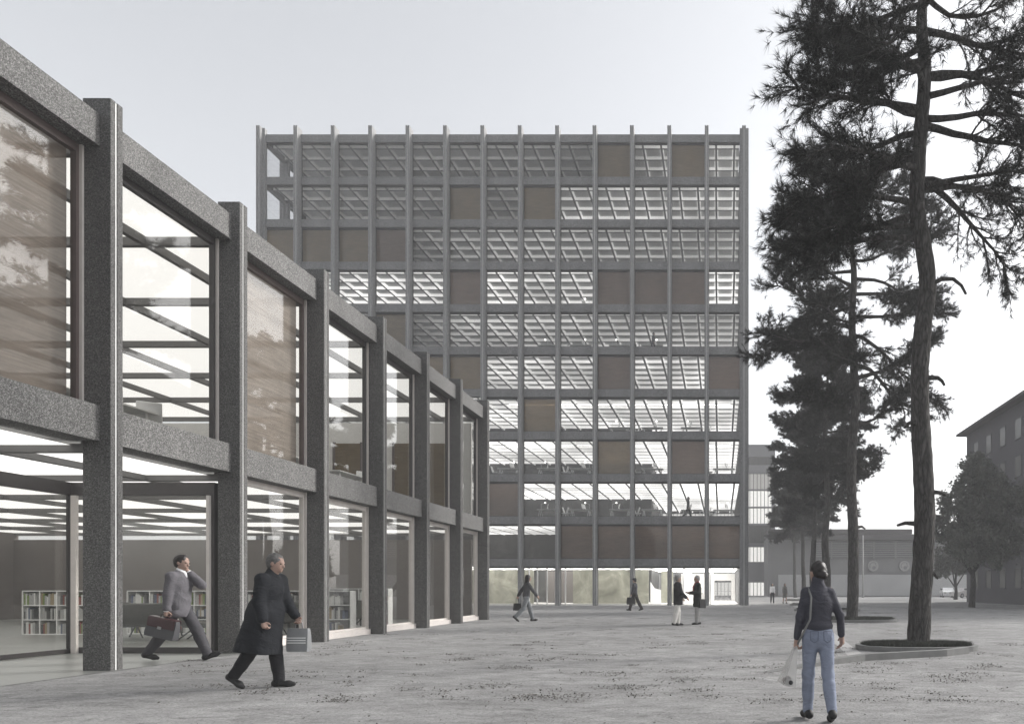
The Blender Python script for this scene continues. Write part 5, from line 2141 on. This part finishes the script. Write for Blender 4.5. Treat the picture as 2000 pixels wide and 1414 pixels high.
# shelves with books in the low building
BK = [('white', (0.6, 0.6, 0.58)), ('pale grey', (0.35, 0.35, 0.34)), ('dark grey', (0.08, 0.08, 0.08)), ('green', (0.16, 0.22, 0.06)), ('red', (0.22, 0.06, 0.05)), ('tan', (0.3, 0.24, 0.15)), ('blue', (0.08, 0.1, 0.16))]
bmat = [m_plain('book_' + n_.replace(' ', '_'), c, 0.6, var=0.1) for n_, c in BK]
bmesh_ = []
for i, mt in enumerate(bmat):
    m = MB()
    m.box(-0.5, 0.5, -0.5, 0.5, 0, 1)
    me_o = m.build('book', mt)
    bmesh_.append(me_o.data)
    bpy.data.objects.remove(me_o)


def shelf(label, short, x0, y0, cols, rows, cw, chh, seed):
    t = thing('bookshelf', label, 'bookshelf', (x0, y0, 0.03))
    W_, D_ = cols * cw, 0.34
    th = 0.025
    m = MB()
    m.box(x0, x0 + W_, y0 + D_ - 0.012, y0 + D_, 0.03, 0.03 + rows * chh + th)
    m.build('back_panel', M['kerb_pale'], t)
    for j in range(rows + 1):
        m = MB()
        m.box(x0, x0 + W_, y0, y0 + D_ - 0.013, 0.03 + j * chh, 0.03 + j * chh + th)
        m.build('shelf', M['white_paint'], t)
    for i in range(cols + 1):
        m = MB()
        for j in range(rows):
            m.box(x0 + i * cw - th / 2, x0 + i * cw + th / 2, y0 + 0.001, y0 + D_ - 0.014, 0.03 + j * chh + th, 0.03 + (j + 1) * chh)
        m.build('upright', M['white_paint'], t)
    r = random.Random(seed)
    for j in range(rows):
        for i in range(cols):
            if r.random() < 0.12:
                continue
            xx = x0 + i * cw + th
            end = x0 + (i + 1) * cw - th
            stop = xx + (end - xx) * r.uniform(0.5, 1.0)
            while xx < stop - 0.05:
                w = r.uniform(0.035, 0.075)
                k = r.choices(range(7), (5, 5, 3, 1.2, 1, 1.5, 0.8))[0]
                o = bpy.data.objects.new('book', bmesh_[k])
                COL.objects.link(o)
                hgt = chh * r.uniform(0.55, 0.85)
                o.scale = (w * 0.92, 0.2, hgt)
                o.location = (xx + w / 2, y0 + 0.13, 0.03 + j * chh + th)
                tag(o, '%s book in the %s row, %s column of the %s' % (BK[k][0], ORD[rows - j], ORD[min(i + 1, 10)], short), 'book', 'books on the %s' % short)
                xx += w
    return t


shelf('long white cube bookshelf filled with books behind the armchairs', 'long white bookshelf', -17.6, 20.6, 10, 3, 0.66, 0.42, 1)
shelf('white cube bookshelf with books near the glass, right of the overcoat man', 'white bookshelf by the glass', -14.4, 24.6, 5, 3, 0.52, 0.44, 2)
shelf('white cube bookshelf with books at the left edge behind the porch', 'white bookshelf behind the porch', -20.4, 20.3, 4, 3, 0.5, 0.42, 3)

UPH = m_plain('upholstery_olive', (0.065, 0.065, 0.058), 0.8, var=0.12)


def armchair(label, x, y, rz, wide=0.75):
    t = thing('lounge_chair', label, 'armchair', (x, y, 0.03), rz, 'lounge chairs in the low building')
    hw = wide / 2
    m = MB()
    m.obox((0.05, 0, 0.4), (0.36, 0, -0.04), (0, hw, 0), (0.008, 0, 0.06))
    m.build('seat', UPH, t, local=True, bevel=0.03)
    m = MB()
    m.obox((-0.38, 0, 0.66), (0.05, 0, 0.015), (0, hw, 0), (-0.12, 0, 0.3))
    m.build('backrest', UPH, t, local=True, bevel=0.03)
    for sy in (-1, 1):
        m = MB()
        m.tube([(0.38, sy * (hw - 0.04), 0.0), (0.0, sy * (hw - 0.04), 0.34), (-0.3, sy * (hw - 0.04), 0.36)], 0.02, 6)
        m.build('leg', M['black'], t, local=True, smooth=True)
        m = MB()
        m.tube([(-0.45, sy * (hw - 0.04), 0.0), (-0.05, sy * (hw - 0.04), 0.34)], 0.02, 6)
        m.build('leg', M['black'], t, local=True, smooth=True)
        m = MB()
        m.obox((0.02, sy * hw, 0.58), (0.26, 0, 0), (0, 0.02, 0), (0, 0, 0.02))
        m.build('armrest', M['black'], t, local=True)
    return t


armchair('wide olive lounge bench facing away in front of the long bookshelf', XP(285, 18.6), 18.6, math.radians(115), 1.5)
armchair('olive armchair beside the glass screen, behind the phoning man', XP(395, 18.4), 18.4, math.radians(20), 0.8)
armchair('olive armchair partly hidden by the near granite column', XP(235, 18.9), 18.9, math.radians(-30), 0.8)
armchair('low olive chair with angled legs behind the coat man', XP(570, 20.5), 20.5, math.radians(150), 0.8)
armchair('low olive chair with angled legs in front of the bookshelf by the glass', XP(690, 23.0), 23.0, math.radians(170), 0.9)
# things on the upper floor of the low building, seen over the beam
for px, z, k in ((262, 13.3, 1), (375, 14.3, 2), (690, 20.4, 3), (800, 23.3, 4)):
    x = -12.7
    o = put('d', make_desk, 'white desk on the upper floor of the low building, %s from the near column' % ORD[k], 'desks on the upper floor', (x, z, 4.44), math.pi / 2)
    o['group'] = 'desks on the upper floor'
    o = put('c', make_chair, 'white chair on the upper floor of the low building, %s bay from the near column' % ORD[k], 'chairs on the upper floor', (x + 0.1, z + 1.05, 4.44), 2.2)
    o['group'] = 'chairs on the upper floor'

# ------------------------------------------------------------------ air
HAZE = 0.0015
if HAZE:
    m = MB()
    m.box(-440, 440, -80, 440, -1.0, 45.0)
    hz_ = m.build('haze', [])if False else None
    k = N('haze_air')
    pv = k.n('VolumePrincipled')
    pv.inputs['Color'].default_value = (0.93, 0.93, 0.94, 1)
    pv.inputs['Density'].default_value = HAZE
    pv.inputs['Anisotropy'].default_value = 0.0
    k.l(pv.outputs[0], k.out.inputs['Volume'])
    ho = m.build('haze', k.mat)
    ho['kind'] = 'stuff'
    ho['label'] = 'thin grey morning mist filling the air over the plaza'
    ho['category'] = 'haze'

# ------------------------------------------------------------------ sky, sun, camera
EL, AZ = math.radians(30), (0.9, 0.42)                 # sun stands to the right, a little beyond the picture plane
w = bpy.data.worlds.new('World')
SC.world = w
w.use_nodes = True
nt = w.node_tree
nt.nodes.clear()
ow = nt.nodes.new('ShaderNodeOutputWorld')
bg = nt.nodes.new('ShaderNodeBackground')
sk = nt.nodes.new('ShaderNodeTexSky')
sk.sky_type = 'NISHITA'
sk.sun_disc = False
sk.sun_elevation = EL
sk.sun_rotation = math.atan2(AZ[0], AZ[1])
sk.air_density, sk.dust_density, sk.ozone_density = 1.0, 3.0, 1.0
hs_ = nt.nodes.new('ShaderNodeHueSaturation')
hs_.inputs['Saturation'].default_value = 0.16
nt.links.new(sk.outputs[0], hs_.inputs['Color'])
nt.links.new(hs_.outputs[0], bg.inputs[0])
bg.inputs[1].default_value = 0.142
nt.links.new(bg.outputs[0], ow.inputs[0])
sun = bpy.data.lights.new('sun', 'SUN')
sun.energy, sun.angle, sun.color = 1.5, math.radians(8), (1, 0.97, 0.93)
so = bpy.data.objects.new('sun', sun)
COL.objects.link(so)
dv = Vector((AZ[0], AZ[1], 0)).normalized() * math.cos(EL) + Vector((0, 0, math.sin(EL)))
so.rotation_euler = dv.to_track_quat('Z', 'Y').to_euler()
so.location = (40, 20, 60)

cam = bpy.data.cameras.new('camera')
cam.sensor_fit = 'HORIZONTAL'
cam.sensor_width = 36.0
cam.lens = 36.0 * F / 2000.0
cam.shift_x = -(CX - 1000.0) / 2000.0
cam.shift_y = (CY - 707.0) / 2000.0
cam.clip_start, cam.clip_end = 0.1, 2000
cob = bpy.data.objects.new('camera', cam)
COL.objects.link(cob)
cob.location = (0, 0, H)
cob.rotation_euler = (math.pi / 2, 0, 0)
SC.camera = cob

SC.view_settings.view_transform = 'Standard'
SC.view_settings.look = 'None'
SC.view_settings.exposure = 1.0
SC.view_settings.gamma = 1.0
cy = SC.cycles
cy.use_denoising = True
cy.max_bounces = 10
cy.diffuse_bounces = 4
cy.glossy_bounces = 4
cy.transmission_bounces = 6
cy.transparent_max_bounces = 24
cy.volume_bounces = 1
cy.caustics_reflective = False
cy.caustics_refractive = False
cy.sample_clamp_indirect = 6.0
